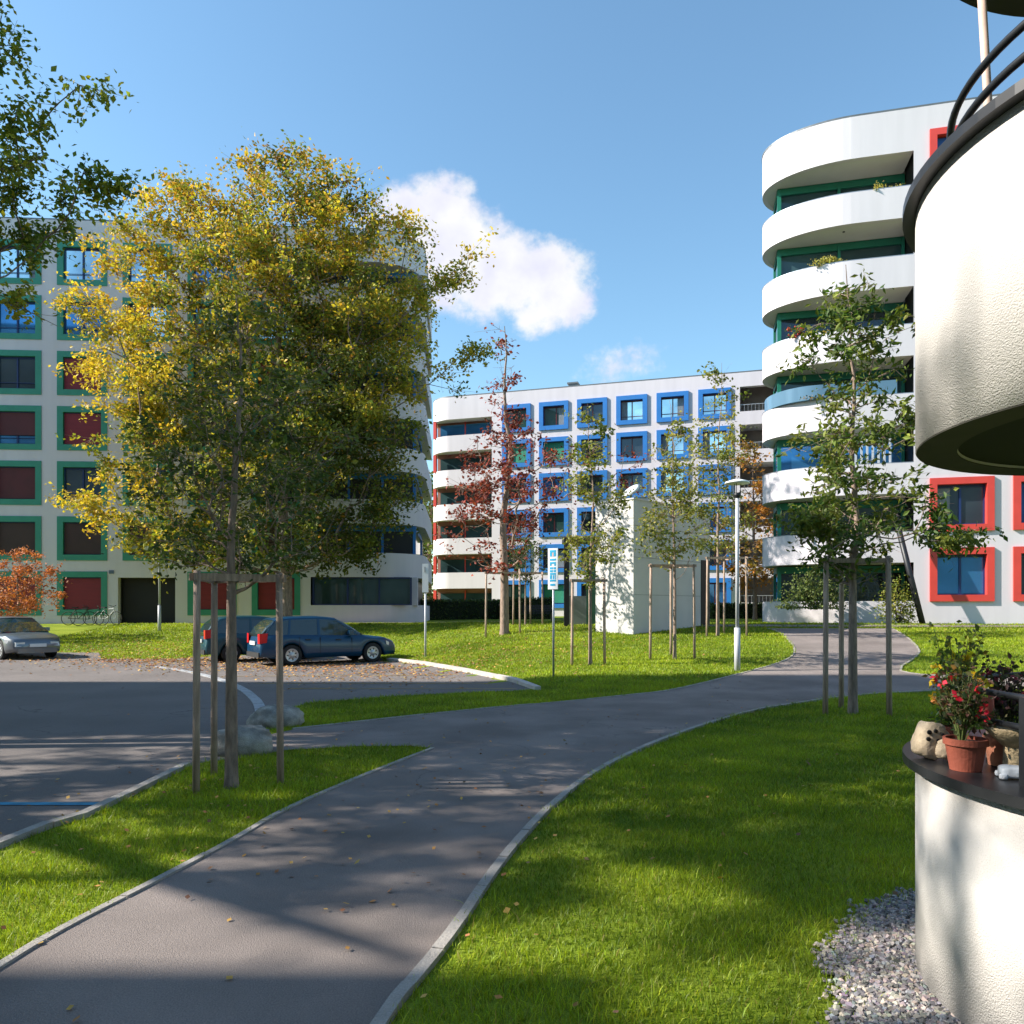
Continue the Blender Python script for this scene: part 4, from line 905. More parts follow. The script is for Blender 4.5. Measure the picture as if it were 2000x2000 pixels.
# ------------------------------------------------------------------ boulders
def boulder(label, c, s, seedv, rz=0):
    rr = random.Random(seedv); import mathutils
    bm_v = []; n, k = 28, 18; V = []; F = []
    for i in range(k+1):
        ph = PI*i/k
        for j in range(n):
            th = 2*PI*j/n; d = Vector((math.sin(ph)*math.cos(th), math.sin(ph)*math.sin(th), math.cos(ph)))
            d2 = Vector([math.copysign(abs(q)**.8, q) for q in d])
            f = 1+.16*mathutils.noise.noise(d*1.3+Vector((seedv, 0, 0)))+.07*mathutils.noise.noise(d*3.5+Vector((seedv, 3, 0)))+.06*mathutils.noise.noise(d*7)+.03*mathutils.noise.noise(d*17)
            V.append((d2.x*s[0]*f, d2.y*s[1]*f, d2.z*s[2]*f+s[2]*.55))
    for i in range(k):
        for j in range(n): F.append((i*n+j, (i+1)*n+j, (i+1)*n+(j+1) % n, i*n+(j+1) % n))
    o = link_mesh('boulder', V, F, STONE, None, True); o.location = (c[0], c[1], tz(*c)); o.rotation_euler = (0, 0, rz)
    return tag(o, label, 'boulder', 'boulders at the mouth of the footpath')
boulder('grey boulder lying behind the stakes of the nearest young tree', (at(458, 1478)[0], at(458, 1478)[1]+.25), (.36, .30, .20), 3, .2)
boulder('darker rounded boulder farther back at the mouth of the side path', (at(525, 1425)[0], at(525, 1425)[1]+.3), (.36, .33, .19), 8, .9)

# ------------------------------------------------------------------ cars
def car(name, label, c, rz, paint, style):
    T = thing(name, label, 'car', (c[0], c[1], tz(*c)+.012), rz, 'cars parked on the car park')
    L = style['L']; wx = style['wx']; wr = style.get('wr', .31); H = style['H']; hw = style['hw']
    belt = style['belt']; top = style['top']       # lists of (x, z)
    xs_ = sorted(set([round(-L/2+i*L/70, 4) for i in range(71)]))
    bx = [p[0] for p in belt]; bz = [p[1] for p in belt]
    def beltz(x): return float(np.interp(x, bx, bz))
    def halfw(x): 
        e = max(0, abs(x)-L/2+.62)/.62; return hw*(1-.20*e**2.2)
    mb = MB(); V = []; n = 9
    for x in xs_:
        zb = .22+.06*max(0, (abs(x)-L/2+.4)/.4); zl = zb
        for w0 in wx:
            d = abs(x-w0)
            if d < wr+.045: zl = max(zl, wr+math.sqrt(max(0, (wr+.045)**2-d*d)))
        h = halfw(x); zt_ = beltz(x); zl = min(zl, zt_-.14)
        z1 = zl+(zt_-zl)*.25; z2 = zl+(zt_-zl)*.62
        ring_ = [(x, 0, zb), (x, h*.80, zb if zl == zb else zl), (x, h*.965, zl), (x, h, z1), (x, h*1.0, z2), (x, h*.965, zt_-.05), (x, h*.90, zt_), (x, h*.5, zt_+.018), (x, 0, zt_+.025)]
        V += ring_ + [(a, -b, c_) for a, b, c_ in ring_[1:-1]][::-1]
    m = 16; k = len(xs_); F = [(i*m+j, i*m+(j+1) % m, (i+1)*m+(j+1) % m, (i+1)*m+j) for i in range(k-1) for j in range(m)]
    F += [tuple(range(m))[::-1], tuple(range((k-1)*m, k*m))]
    mb.add(V, F); body = mb.build('body', paint, T, smooth=True, local=True)
    # greenhouse
    tx = [p[0] for p in top]; tzv = [p[1] for p in top]; x0, x1 = tx[0], tx[-1]
    gxs = np.linspace(x0, x1, 46); V = []
    for x in gxs:
        zt_ = float(np.interp(x, tx, tzv)); zb = beltz(x)-.03; h = halfw(x); f = max(0, (zt_-zb))/(H-.9); tw = h*(.93-.19*f)
        V += [(x, h*.905, zb), (x, tw, max(zb+.002, zt_-.05*min(1, f*2))), (x, tw*.9, max(zb+.004, zt_)), (x, 0, max(zb+.005, zt_+.02*min(1, f))), (x, -tw*.9, max(zb+.004, zt_)), (x, -tw, max(zb+.002, zt_-.05*min(1, f*2))), (x, -h*.905, zb)]
    F = [(i*7+j, i*7+j+1, (i+1)*7+j+1, (i+1)*7+j) for i in range(45) for j in range(6)]
    F += [tuple(range(7))[::-1], tuple(range(45*7, 46*7))]
    g = MB().add(V, F).build('windows', CARGLASS, T, smooth=False, local=True)
    # roof skin and pillars, slightly proud of the glass
    rm = MB(); rx0, rx1 = style['roof']; V = []; rs = [x for x in np.linspace(rx0, rx1, 20)]
    def gh(x, s_=1.0, off=.012):
        zt_ = float(np.interp(x, tx, tzv)); zb = beltz(x)-.03; h = halfw(x); f = max(0, (zt_-zb))/(H-.9); tw = h*(.93-.19*f)
        return zt_, zb, h, tw
    for x in rs:
        zt_, zb, h, tw = gh(x); V += [(x, tw+.010, zt_-.085), (x, tw+.012, zt_-.04), (x, tw*.9+.004, zt_+.012), (x, 0, zt_+.034), (x, -tw*.9-.004, zt_+.012), (x, -tw-.012, zt_-.04), (x, -tw-.010, zt_-.085)]
    rm.add(V, [(i*7+j, i*7+j+1, (i+1)*7+j+1, (i+1)*7+j) for i in range(19) for j in range(6)]); rm.build('roof', paint, T, smooth=True, local=True)
    for (xa_, xb_, w) in style['pillars']:
        pm = MB()
        for s_ in (1, -1):
            V = []
            for x, sgn in ((xa_, 0), (xb_, 1)):
                pass
            zt_, zb, h, tw = gh(xb_); _, zb2, h2, _ = gh(xa_)
            A_ = Vector((xa_, s_*(h2*.905+.010), zb2+.01)); Bq = Vector((xb_, s_*(tw+.014), zt_-.06)); dx = Vector((w/2, 0, 0)); dn = Vector((0, -s_*.03, 0))
            pm.add([A_-dx, A_+dx, Bq+dx*.8, Bq-dx*.8, A_-dx+dn, A_+dx+dn, Bq+dx*.8+dn, Bq-dx*.8+dn], [(0, 1, 2, 3), (4, 7, 6, 5), (0, 4, 5, 1), (1, 5, 6, 2), (2, 6, 7, 3), (3, 7, 4, 0)])
        pm.build('pillar', style.get('pillar_mat', paint), T, local=True)
    for s_ in (1, -1):
        for w0 in wx:
            def cyl_(r0, prof): 
                mm_ = MB().lathe(prof, 0, 0, 28); mm_.v = [Vector((w0+v.x, s_*(hw-.19+v.z), wr+v.y)) for v in mm_.v]; return mm_
            ty = cyl_(0, [(wr*.62, .165), (wr*.66, .175), (wr*.94, .17), (wr, .15), (wr, -.02), (wr*.9, -.04), (.01, -.04)]).build('tyre', RUBBER, T, smooth=True, local=True)
            ri = cyl_(0, [(.001, .165), (.05, .172), (.06, .16), (wr*.5, .15), (wr*.60, .172), (wr*.66, .168), (wr*.66, .10)]); ri.build('rim', ALLOY, ty, smooth=True, local=True)
            sp = MB()
            for q in range(7):
                a = q*2*PI/7; mm_ = [(wr*.16*math.cos(a+.25), wr*.16*math.sin(a+.25)), (wr*.56*math.cos(a+.18), wr*.56*math.sin(a+.18)), (wr*.56*math.cos(a-.18+.36*2*.5-.18), wr*.56*math.sin(a-.18)), ]
                P4 = [(wr*.22*math.cos(a+.45), wr*.22*math.sin(a+.45)), (wr*.55*math.cos(a+.22), wr*.55*math.sin(a+.22)), (wr*.55*math.cos(a-.22+.0), wr*.55*math.sin(a-.22)), (wr*.22*math.cos(a-.45), wr*.22*math.sin(a-.45))]
                a2 = a+PI/7; P4 = [(wr*.28*math.cos(a2+.1), wr*.28*math.sin(a2+.1)), (wr*.5*math.cos(a2+.12), wr*.5*math.sin(a2+.12)), (wr*.5*math.cos(a2-.12), wr*.5*math.sin(a2-.12)), (wr*.28*math.cos(a2-.1), wr*.28*math.sin(a2-.1))]
                sp.add([(w0+p[0], s_*(hw-.19+.158), wr+p[1]) for p in P4]+[(w0+p[0], s_*(hw-.19+.12), wr+p[1]) for p in P4], [(0, 1, 2, 3), (4, 7, 6, 5), (0, 4, 5, 1), (1, 5, 6, 2), (2, 6, 7, 3), (3, 7, 4, 0)])
            sp.build('rim_slots', BLACK, ty, local=True)
        mm_ = MB(); mx_ = style['mirror']; mm_.box(mx_-.07, mx_+.08, min(s_*(hw*.93), s_*(hw+.13)), max(s_*(hw*.93), s_*(hw+.13)), beltz(mx_)+.02, beltz(mx_)+.15); mm_.build('mirror', paint, T, local=True)
        for hx in style['handles']: MB().box(hx-.08, hx+.08, min(s_*(hw+.012), s_*(hw-.03)), max(s_*(hw+.012), s_*(hw-.03)), beltz(hx)-.15, beltz(hx)-.12).build('door_handle', PLASTIC, T, local=True)
        for hx in style['seams']: MB().box(hx-.006, hx+.006, min(s_*(hw+.003), s_*(hw-.03)), max(s_*(hw+.003), s_*(hw-.03)), .34, beltz(hx)-.07).build('door_gap', BLACK, T, local=True)
        # lights
        zf = beltz(L/2-.1); e = .20
        hl = MB(); hl.add([(L/2-.42, s_*halfw(L/2-.42)*1.004, zf+.02), (L/2-.03, s_*halfw(L/2)*.93, zf-.10), (L/2-.015, s_*halfw(L/2)*.55, zf-.09), (L/2-.015, s_*halfw(L/2)*.55, zf-.22), (L/2-.005, s_*halfw(L/2)*.97, zf-.24), (L/2-.40, s_*halfw(L/2-.4)*1.012, zf-.10)], [(0, 1, 4, 5), (1, 2, 3, 4)])
        hl.v = [v+Vector((.012, s_*.012, 0)) for v in hl.v]; hl.build('headlight', LITEG, T, local=True)
        zr_ = beltz(-L/2+.1); lo, hi = style['tail']
        MB().add([(-L/2+.20, s_*(halfw(-L/2+.20)+.006), hi), (-L/2-.012, s_*halfw(-L/2)*.97, hi-.02), (-L/2-.015, s_*halfw(-L/2)*.70, hi-.03), (-L/2-.015, s_*halfw(-L/2)*.72, lo), (-L/2-.012, s_*halfw(-L/2)*.99, lo), (-L/2+.17, s_*(halfw(-L/2+.17)+.010), lo+.04)], [(0, 1, 4, 5), (1, 2, 3, 4)]).build('tail_light', REDLENS, T, local=True)
    ends = MB(); ends.box(-L/2-.035, -L/2+.1, -hw*.74, hw*.74, .25, .40); ends.build('bumper', style.get('bump', PLASTIC), T, local=True)
    ends = MB(); ends.box(L/2-.1, L/2+.02, -hw*.70, hw*.70, .22, .38); ends.build('bumper', style.get('bump', PLASTIC), T, local=True)
    MB().box(L/2-.05, L/2+.008, -hw*.42, hw*.42, .40, beltz(L/2)-.10).build('grille', PLASTIC, T, local=True)
    MB().box(L/2+.01, L/2+.03, -.26, .26, .42, .53).build('number_plate', PLATE, T, local=True)
    zp = style.get('platez', .62); MB().box(-L/2-.045, -L/2-.01, -.26, .26, zp, zp+.11).build('number_plate', PLATE, T, local=True)
    return T
PB = M('blue_car_paint', (.003, .042, .10), .3, coat=.3, spec=.4); PT = M('teal_car_paint', (.010, .055, .075), .3, coat=.35, spec=.4); PS = M('silver_car_paint', (.15, .17, .19), .3, metal=.5, coat=.5)
wag = dict(L=4.35, hw=.86, H=1.45, wx=(-1.27, 1.33), wr=.31, belt=[(-2.18, .60), (-2.15, .86), (-1.9, .93), (.55, .88), (1.0, .87), (1.75, .79), (2.1, .66), (2.18, .50)],
           top=[(-2.12, .95), (-1.98, 1.16), (-1.72, 1.38), (-1.3, 1.43), (-.4, 1.45), (.15, 1.41), (.5, 1.24), (.98, .93)], roof=(-1.76, .16),
           pillars=[(-2.0, -1.72, .14), (-1.35, -1.28, .07), (-.42, -.40, .09), (.92, .22, .08)], mirror=.55, handles=(-.78, .18), seams=(-1.05, -.40, .62), tail=(.66, .98))
car('estate_car', 'dark blue estate car parked nose to the lawn on the leaf-strewn car park', (-6.0, 24.4), math.radians(34), PB, wag)
hat = dict(L=3.75, hw=.82, H=1.45, wx=(-1.12, 1.15), wr=.29, belt=[(-1.88, .55), (-1.84, .86), (-1.6, .93), (.45, .88), (.9, .86), (1.5, .77), (1.8, .62), (1.88, .45)],
           top=[(-1.84, .95), (-1.66, 1.22), (-1.42, 1.40), (-.9, 1.45), (-.2, 1.45), (.2, 1.40), (.95, .90)], roof=(-1.46, .2), pillars=[(-1.62, -1.44, .16), (-.5, -.48, .08), (.85, .25, .07)], mirror=.5, handles=(-.3,), seams=(-.55, .55), tail=(.75, 1.05))
car('hatchback', 'small teal hatchback parked half hidden behind the tree stakes left of the blue car', (-8.45, 25.75), math.radians(34), PT, hat)
sal = dict(L=4.3, hw=.87, H=1.42, wx=(-1.3, 1.33), wr=.32, belt=[(-2.15, .55), (-2.1, .92), (-1.7, .98), (.5, .90), (1.0, .88), (1.7, .80), (2.05, .68), (2.15, .5)],
           top=[(-1.9, .99), (-1.4, 1.30), (-.9, 1.40), (-.2, 1.42), (.25, 1.38), (.6, 1.22), (1.1, .92)], roof=(-1.3, .3), pillars=[(-1.7, -1.3, .16), (-.45, -.42, .08), (1.02, .32, .07)], mirror=.6, handles=(-.7, .25), seams=(-1.0, -.38, .7), tail=(.75, .98), bump=PS)
car('hatchback', 'silver hatchback parked at the left edge facing the car park', (-17.75, 27.2), math.radians(-36), PS, sal)

# ------------------------------------------------------------------ bicycles by the left building
def bicycle(label, c, rz, colm):
    T = thing('bicycle', label, 'bicycle', (c[0], c[1], tz(*c)), rz, 'bicycles by the left building')
    for wx in (-.52, .52):
        pts = [(wx+.33*math.cos(a*PI/12), 0, .34+.33*math.sin(a*PI/12)) for a in range(24)]
        wh = MB().tube(pts, .018, 6, closed=True).build('wheel', RUBBER, T, local=True); sp = MB()
        for a in range(8): sp.tube([(wx, 0, .34), (wx+.32*math.cos(a*PI/4), 0, .34+.32*math.sin(a*PI/4))], .003, 3)
        sp.build('spokes', STEEL, wh, local=True)
    f = MB()
    for a, b in [((-.52, 0, .34), (-.05, 0, .32)), ((-.05, 0, .32), (-.18, 0, .84)), ((-.18, 0, .78), (.38, 0, .82)), ((-.05, 0, .32), (.40, 0, .72)), ((-.52, 0, .34), (-.17, 0, .78)), ((.36, 0, .92), (.52, 0, .34))]: f.tube([a, b], .017, 6)
    f.build('frame', colm, T, local=True)
    MB().tube([(.30, -.26, .98), (.37, 0, .93), (.30, .26, .98)], .014, 6).build('handlebar', DARKST, T, local=True)
    MB().box(-.32, -.06, -.07, .07, .86, .91).build('saddle', PLASTIC, T, local=True)
bicycle('bicycle leaning at the left end of the row under the ground floor window', (-.427*38.6*1.32, 38.6), .1, DARKST)
bicycle('bicycle in the middle of the row under the ground floor window', (-21.1, 38.4), .35, M('green_bike', (.03, .10, .07), .5))
bicycle('bicycle at the right end of the row nearest the entrance', (-20.4, 38.7), -.2, STEEL)

# ------------------------------------------------------------------ things on the near balcony ledges
LZ = 1.019
def pot(name, label, x, y, z, r, h, m_):
    T = thing(name, label, 'plant pot', (x, y, z))
    MB().lathe([(.001, .0), (r*.72, .0), (r*.93, h*.78), (r*.93, h*.79), (r*1.03, h*.80), (r*1.03, h), (r*.92, h), (r*.90, h*.88), (.001, h*.88)], 0, 0, 32).build('pot', m_, T, smooth=False, local=True)
    MB().lathe([(.001, h*.885), (r*.89, h*.885), (r*.89, h*.80)], 0, 0, 20).build('soil', SOIL, T, local=True); return T
def bloom(name, label, c, n_st, hgt, spread, leafcol, flcol, seedv, nl=260, ls=.03, nf=26, fs=.022, cat='plant'):
    global RS
    RS = np.random.RandomState(seedv); T = thing(name, label, cat, c); st = MB(); tips = []
    for k in range(n_st):
        a = RS.uniform(0, 2*PI); r = spread*RS.uniform(.2, 1); h = hgt*RS.uniform(.45, 1)
        p1 = Vector((r*.3*math.cos(a), r*.3*math.sin(a), h*.5)); p2 = Vector((r*math.cos(a), r*math.sin(a), h)); st.tube([(0, 0, -.02), p1, p2], [.0035, .0028, .0015], 5); tips += [(p1, p2)]
    st.build('stems', M('plant_stem', (.10, .13, .03), .7), T, local=True)
    i = RS.randint(0, n_st, nl); t = RS.uniform(.1, 1.05, nl); P = np.array([list(tips[a][0].lerp(tips[a][1], b)) for a, b in zip(i, t)])+RS.normal(size=(nl, 3))*spread*.13
    P[:, 2] = np.maximum(P[:, 2], .005)
    leaves_mesh('foliage', P, ls, jit(np.array(leafcol)[RS.randint(0, len(leafcol), nl)], RS), LEAF, T, (0, 0, 0), asp=.6)
    if nf:
        i = RS.randint(0, n_st, nf); P = np.repeat(np.array([list(tips[a][1]) for a in i])+RS.normal(size=(nf, 3))*spread*.12, 7, 0)+RS.normal(size=(nf*7, 3))*fs*.25
        leaves_mesh('flowers', P, fs, jit(np.repeat(np.array(flcol)[RS.randint(0, len(flcol), nf)], 7, 0), RS, .1), LEAF, T, (0, 0, 0), asp=.9)
    return T
x1_, y1_ = 1.925, 3.26
pot('flower_pot', 'dark terracotta pot on the near ledge right of the cream stone ornament', x1_, y1_, LZ, .083, .135, TERRA)
bloom('flowering_plant', 'bushy plant with red and yellow blossoms in the dark terracotta pot', (x1_-.02, y1_, LZ+.115), 34, .30, .15, [(.07, .09, .03), (.13, .12, .05), (.04, .07, .03), (.16, .08, .06)], [(.65, .02, .05), (.75, .50, .03), (.6, .28, .08)], 71, 900, .026, 17, .022)
x2_, y2_ = 2.14, 3.36
pot('flower_pot', 'light terracotta pot behind the rails at the right edge', x2_, y2_, LZ, .068, .125, TERRA2)
bloom('flowering_plant', 'dark purple bushy plant behind the rails at the right edge', (2.34, 3.62, LZ+.05), 30, .40, .20, [(.05, .03, .04), (.10, .05, .05), (.05, .06, .03)], [(.35, .06, .10)], 72, 700, .032, 10, .02)
pot('flower_pot', 'dark pot of the purple plant at the right edge', 2.34, 3.62, LZ, .08, .12, TERRA)
bloom('flowering_plant', 'tall thin green plant with yellow blossoms rising above the rails', (2.10, 3.62, LZ), 24, .60, .17, [(.08, .12, .025), (.20, .17, .03), (.10, .14, .04)], [(.80, .62, .03), (.55, .65, .10)], 73, 560, .03, 16, .032)
# wide bowl of dried grass
bw = thing('planter_bowl', 'shallow beige fibre bowl on the ledge behind the lower rail', 'planter', (2.10, 3.20, 1.05))
MB().lathe([(.001, .08), (.05, .08), (.10, .13), (.125, .155), (.115, .16), (.001, .15)], 0, 0, 24).build('bowl', BEIGE, bw, smooth=True, local=True)
MB().lathe([(.03, -.03), (.05, -.03), (.045, .085), (.03, .085)], 0, 0, 16).build('foot', BEIGE, bw, local=True)
cd = thing('garden_candle', 'pink garden candle on a stick behind the rails', 'candle', (2.15, 3.47, LZ)); MB().lathe([(.001, .20), (.026, .20), (.024, .30), (.034, .32), (.001, .32)], 0, 0, 16).build('wax', PINKC, cd, smooth=True, local=True)
MB().tube([(0, 0, 0), (0, 0, .21)], .008, 8).build('stick', WOOD, cd, local=True)
pot('flower_pot', 'small dark pot with a trailing plant at the far side of the near ledge', 2.27, 3.95, LZ, .05, .08, TERRA)
bloom('flowering_plant', 'low trailing green plant at the far side of the near ledge', (2.27, 3.95, LZ+.06), 16, .13, .11, [(.08, .13, .03), (.14, .15, .05)], [(.5, .1, .1)], 74, 300, .026, 6, .018)
# cream stone ornament: rough perforated block with a head-like top
import mathutils
def lump(name, mat, T, c, s, seedv, n=22, k=14, amp=.14, rot=None):
    V = []; F = []
    for i in range(k+1):
        ph = PI*i/k
        for j in range(n):
            th = 2*PI*j/n; d = Vector((math.sin(ph)*math.cos(th), math.sin(ph)*math.sin(th), math.cos(ph))); d2 = Vector([math.copysign(abs(q)**.62, q) for q in d])
            f = 1+amp*mathutils.noise.noise(d*1.8+Vector((seedv, 1, 0)))+amp*.35*mathutils.noise.noise(d*6+Vector((seedv, 3, 0)))
            v = Vector((d2.x*s[0]*f, d2.y*s[1]*f, d2.z*s[2]*f)); V.append((rot @ v if rot else v)+Vector(c))
    for i in range(k):
        for j in range(n): F.append((i*n+j, (i+1)*n+j, (i+1)*n+(j+1) % n, i*n+(j+1) % n))
    return MB().add(V, F).build(name, mat, T, smooth=True, local=True)
or_ = thing('stone_ornament', 'cream perforated stone ornament tilted at the left tip of the near ledge', 'ornament', (1.90, 3.50, LZ))
Rt = Matrix.Rotation(math.radians(18), 3, 'Y')
bs_ = lump('body', CREAM, or_, (0, 0, .085), (.062, .06, .082), 4, rot=Rt)
hd_ = lump('head', CREAM, or_, (.055, -.05, .055), (.06, .045, .045), 9)
hl_ = MB()
for (dx, dz, r) in [(-.03, .13, .011), (.0, .135, .009), (-.035, .10, .010), (.01, .09, .010), (.03, .12, .007)]:
    hl_.lathe([(.001, .004), (r, .003), (r*.9, -.003), (.001, -.004)], 0, 0, 12); n_ = len(hl_.v)
    for q in range(n_-48, n_): v = hl_.v[q]; hl_.v[q] = Vector((dx+v.x, -.058+v.z-abs(dx)*.1, dz+v.y))
hl_.build('holes', BLACK, bs_, local=True)
# small white ceramic turtle
tu = thing('ceramic_turtle', 'small white ceramic turtle on the ledge in front of the light terracotta pot', 'ornament', (2.015, 3.09, LZ), math.radians(-20))
sh_ = lump('shell', CERAM, tu, (0, 0, .028), (.052, .038, .026), 5, amp=.06)
lump('head', CERAM, tu, (.068, 0, .03), (.018, .014, .014), 6, 14, 8, .05)
for sx, sy in ((1, 1), (1, -1), (-1, 1), (-1, -1)): lump('leg', CERAM, tu, (sx*.04, sy*.034, .012), (.016, .012, .012), 7+sx, 12, 8, .05)
# folded parasol on the upper balcony
pa_y = 3.55; bx_, by_ = 1.93/1.0, 3.10
pp = thing('parasol_pole', 'thin pale wooden parasol pole standing on the upper balcony', 'parasol', (2.21, 3.52, 3.2))
a = Vector((0, 0, 0)); MB().tube([(0.02, 0, 0), (-.07, .02, 1.75)], .018, 10).build('pole', M('pale_wood', (.55, .40, .33), .6, .1, 10), pp, smooth=True, local=True)
MB().box(-.08, -.03, -.02, .03, .38, .50).build('crank', DARKST, pp, local=True)

# ------------------------------------------------------------------ gravel, leaves, grass
RS = np.random.RandomState(5)
gpoly = [at(*p) for p in [(1790, 1745), (1700, 1775), (1632, 1850), (1612, 1880), (1640, 1925), (1655, 1960), (1640, 2000)]]+[(1.10, 2.6), (1.2, 1.6), (3, 1.6), (3, 3.4)]
gsoil = drape('gravel_bed', [(x+.05 if x < 1.3 else x, y-.04 if y > 2 else y) for x, y in gpoly], .006, SOIL, .5); tag(gsoil, kind='structure')
n = 60000; P = np.stack([RS.uniform(1.0, 2.4, n), RS.uniform(1.9, 4.9, n)], 1); P = P[inpoly(P+RS.normal(size=P.shape)*.045, gpoly)]; P = P[np.hypot(P[:, 0]-NC[0], P[:, 1]-NC[1]) > NR-.02][:15000]
oct_ = np.array([[1, 0, 0], [-1, 0, 0], [0, 1, 0], [0, -1, 0], [0, 0, 1], [0, 0, -1]], float)
cube = np.array([[x, y, z] for x in (-1, 1) for y in (-1, 1) for z in (-1, 1)], float)*.75; cq = np.array([[0, 1, 3, 2], [4, 6, 7, 5], [0, 4, 5, 1], [2, 3, 7, 6], [0, 2, 6, 4], [1, 5, 7, 3]])
k = len(P); s_ = RS.uniform(.006, .015, (k, 1, 1)); X = RS.normal(size=(k, 3, 3)); Qr = np.linalg.qr(X)[0]
V = cube[None]*(1+RS.uniform(-.35, .35, (k, 8, 3))); V = np.einsum('kij,knj->kni', Qr, V)*s_*np.array([1, 1, .75]); V += np.concatenate([P, RS.uniform(.008, .022, (k, 1))], 1)[:, None]
Qs = (np.arange(k)*8)[:, None, None]+cq[None]; gc = jit(pal([(.34, .30, .27), (.22, .20, .19), (.45, .38, .32), (.30, .28, .29), (.15, .14, .14)], k), RS, .15)
g = np_mesh('gravel', V.reshape(-1, 3), Qs.reshape(-1, 4), GRAVELM, None, col=np.repeat(gc, 8, 0)); tag(g, kind='stuff')

polys = [road_poly, path_poly]; kio = [tuple(P0), tuple(P1), tuple(P2), tuple(P3)]
def grass_pts(n, x0, x1, y0, y1):
    P = np.stack([RS.uniform(x0, x1, n), RS.uniform(y0, y1, n)], 1)
    P = P[(np.abs(P[:, 0]/P[:, 1]) < .74) & (P[:, 1]*800/1500+.0 > -9)]
    keep = ~inpoly(P, road_poly) & ~inpoly(P, kio) & (np.hypot(P[:, 0]-NC[0], P[:, 1]-NC[1]) > NR+.02) & ~((P[:, 0] > NC[0]) & (np.abs(P[:, 1]-NC[1]) < NR))
    keep &= ~inpoly(P, path_poly)
    edge = inpoly(P+RS.normal(size=P.shape)*.07, gpoly); keep &= ~edge
    keep &= P[:, 1] < 39.5
    return P[keep]
def erode(P, line, w):
    L_ = np.array(resample(line, .3)); d = np.full(len(P), 9.)
    for i in range(0, len(L_), 40):
        d = np.minimum(d, np.linalg.norm(P[:, None]-L_[None, i:i+40], axis=2).min(1))
    return P[d > w*RS.uniform(.35, 1.25, len(P))]
bands_ = [(75000, -4.6, 4.4, 2.6, 6.2, .032, .0045), (170000, -6.2, 6.0, 6.2, 11, .036, .006), (190000, -6.5, 11, 11, 17, .042, .009), (170000, -8, 19, 17, 27, .042, .014), (130000, -20, 24, 25, 40, .045, .025)]
VV = []; QQ = []; CC = []; off = 0
for (nb, x0, x1, y0, y1, hh, wd) in bands_:
    dens = {2.6: 2.6}.get(y0, 1.6)
    P = grass_pts(int(nb*dens), x0, x1, y0, y1)
    if y0 < 17:
        P = erode(P, pathR, .135); P = erode(P, pathL, .075); P = erode(P, roadK, .12)
        if y0 > 6: P = erode(P, pathUL, .07); P = erode(P, kerbP, .17)
    n = len(P); 
    # worn, patchy tufts
    tuft = np.sin(P[:, 0]*3.1+1.3*np.sin(P[:, 1]*2.3))*np.sin(P[:, 1]*4.1+np.sin(P[:, 0]*1.7))
    z = terrain(P[:, 0], P[:, 1]); B0 = np.concatenate([P, z[:, None]], 1)
    a = RS.uniform(0, 2*PI, n); h = hh*RS.gamma(6, 1/6., n)*(1+.25*tuft); w = wd*RS.uniform(.7, 1.3, n); ln = RS.normal(size=(n, 2))*h[:, None]*.55
    u = np.stack([np.cos(a), np.sin(a), np.zeros(n)], 1)*w[:, None]*.5
    mid = B0+np.concatenate([ln*.35, (h*.6)[:, None]], 1); tip = B0+np.concatenate([ln, h[:, None]], 1)
    V = np.stack([B0-u, B0+u, mid+u*.75, tip, mid-u*.75], 1)
    Q1 = (np.arange(n)*5)[:, None]+np.array([[0, 1, 2, 4]]); Q2 = (np.arange(n)*5)[:, None]+np.array([[4, 2, 3, 3]])
    VV.append(V.reshape(-1, 3)); QQ.append((Q1+off, Q2[:, :3]+off)); off += n*5
    big = np.sin(P[:, 0]*.9+2*np.sin(P[:, 1]*.37))*np.sin(P[:, 1]*.8+np.sin(P[:, 0]*.5))
    t = np.clip(.42+.26*tuft+.24*big+RS.normal(size=n)*.24, 0, 1); c = lerp3((.10, .17, .008), (.38, .46, .022), t)
    dry = RS.uniform(size=n) < (.03+.05*(y0 > 20)); c[dry] = (.30, .24, .07)
    CC.append(np.repeat(jit(c, RS, .16), 5, 0))
V = np.concatenate(VV); Cc = np.concatenate(CC)
quads = np.concatenate([q[0] for q in QQ]); tris = np.concatenate([q[1] for q in QQ])
me = bpy.data.meshes.new('grass'); me.vertices.add(len(V)); me.vertices.foreach_set('co', V.astype(np.float32).ravel())
me.loops.add(quads.size+tris.size); me.loops.foreach_set('vertex_index', np.concatenate([quads.ravel(), tris.ravel()]).astype(np.int32))
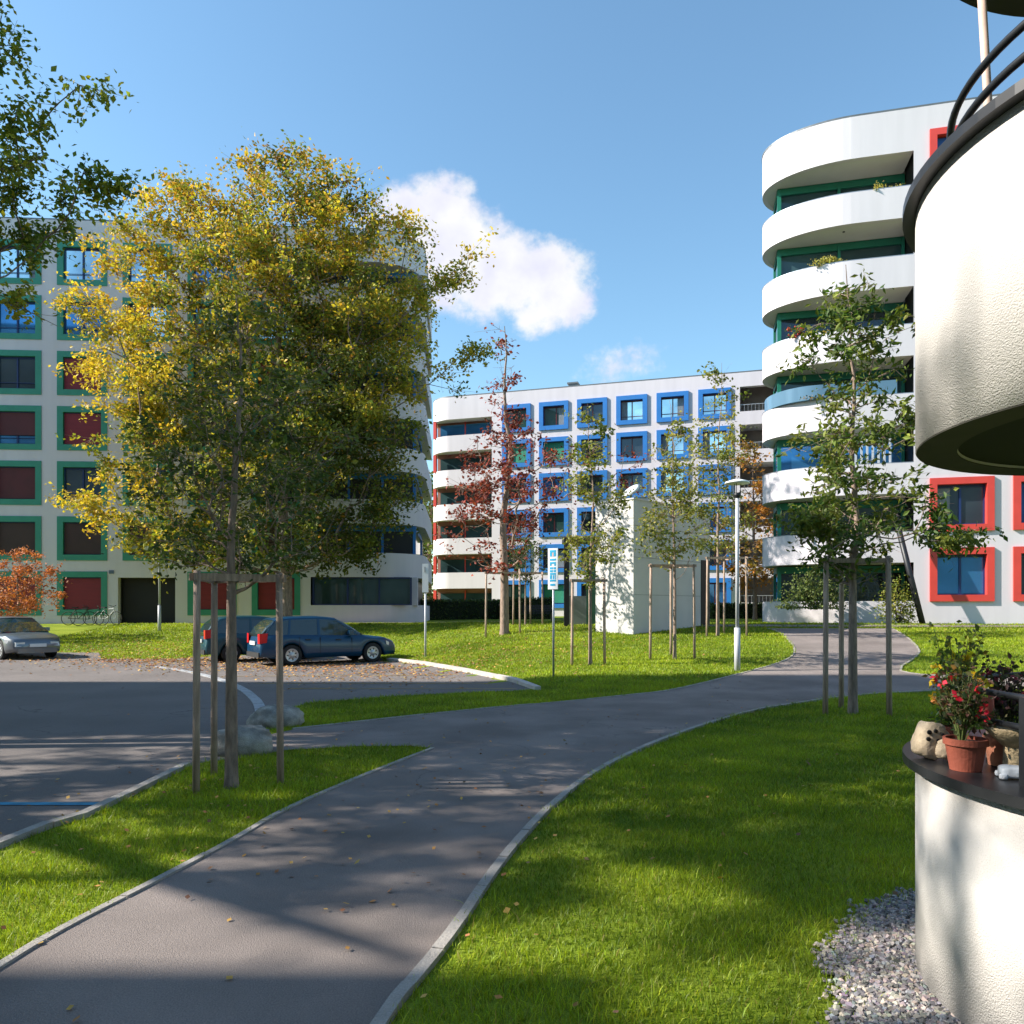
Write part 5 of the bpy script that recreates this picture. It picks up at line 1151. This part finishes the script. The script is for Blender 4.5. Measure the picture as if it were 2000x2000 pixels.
me.polygons.add(len(quads)+len(tris)); me.polygons.foreach_set('loop_start', np.concatenate([np.arange(0, quads.size, 4), quads.size+np.arange(0, tris.size, 3)]).astype(np.int32))
ca = me.color_attributes.new('col', 'FLOAT_COLOR', 'POINT'); c4 = np.ones((len(V), 4), np.float32); c4[:, :3] = Cc; ca.data.foreach_set('color', c4.ravel())
me.update(calc_edges=True); me.materials.append(BLADE); go = bpy.data.objects.new('grass', me); C.objects.link(go); tag(go, kind='stuff')

# fallen leaves: on the car park behind the car, under the trees, on the lawn
def litter(n, cx_, cy_, sx, sy, size, cols):
    P = np.stack([RS.normal(cx_, sx, n), RS.normal(cy_, sy, n)], 1); z = terrain(P[:, 0], P[:, 1])+.03; return np.concatenate([P, z[:, None]], 1), size, cols
LC = [(.42, .20, .06), (.30, .13, .05), (.50, .30, .08), (.22, .11, .06)]
PP = [litter(1900, -6.2, 22.6, 3.0, 1.1, .085, LC), litter(1500, -11, 25.2, 2.5, .8, .09, LC), litter(1700, -13, 30, 4, 1.8, .09, LC), litter(1100, -.8, 24, 2.4, 2.6, .07, LC), litter(500, -2.2, 20.3, 1.5, 1.0, .07, LC), litter(320, 1.5, 9, 3.2, 4.5, .045, LC), litter(140, -3, 6, 1.0, 2, .04, LC), litter(120, -1, 6, 1.2, 2.5, .035, LC), litter(500, -4, 20, 2, 2, .07, LC)]
V = np.concatenate([p[0] for p in PP]); S_ = np.concatenate([np.full(len(p[0]), p[1]) for p in PP]); n = len(V)
a = RS.uniform(0, 2*PI, n); D = np.stack([np.cos(a), np.sin(a), RS.normal(size=n)*.25], 1); U = np.stack([-np.sin(a), np.cos(a), RS.normal(size=n)*.3], 1)
VV = np.stack([V, V+D*S_[:, None]*.5+U*S_[:, None]*.4, V+D*S_[:, None], V+D*S_[:, None]*.5-U*S_[:, None]*.4], 1).reshape(-1, 3)
fo = np_mesh('fallen_leaves', VV, (np.arange(n)*4)[:, None]+np.arange(4)[None], LITTER, None, col=np.repeat(jit(pal(LC, n), RS), 4, 0)); tag(fo, kind='stuff')
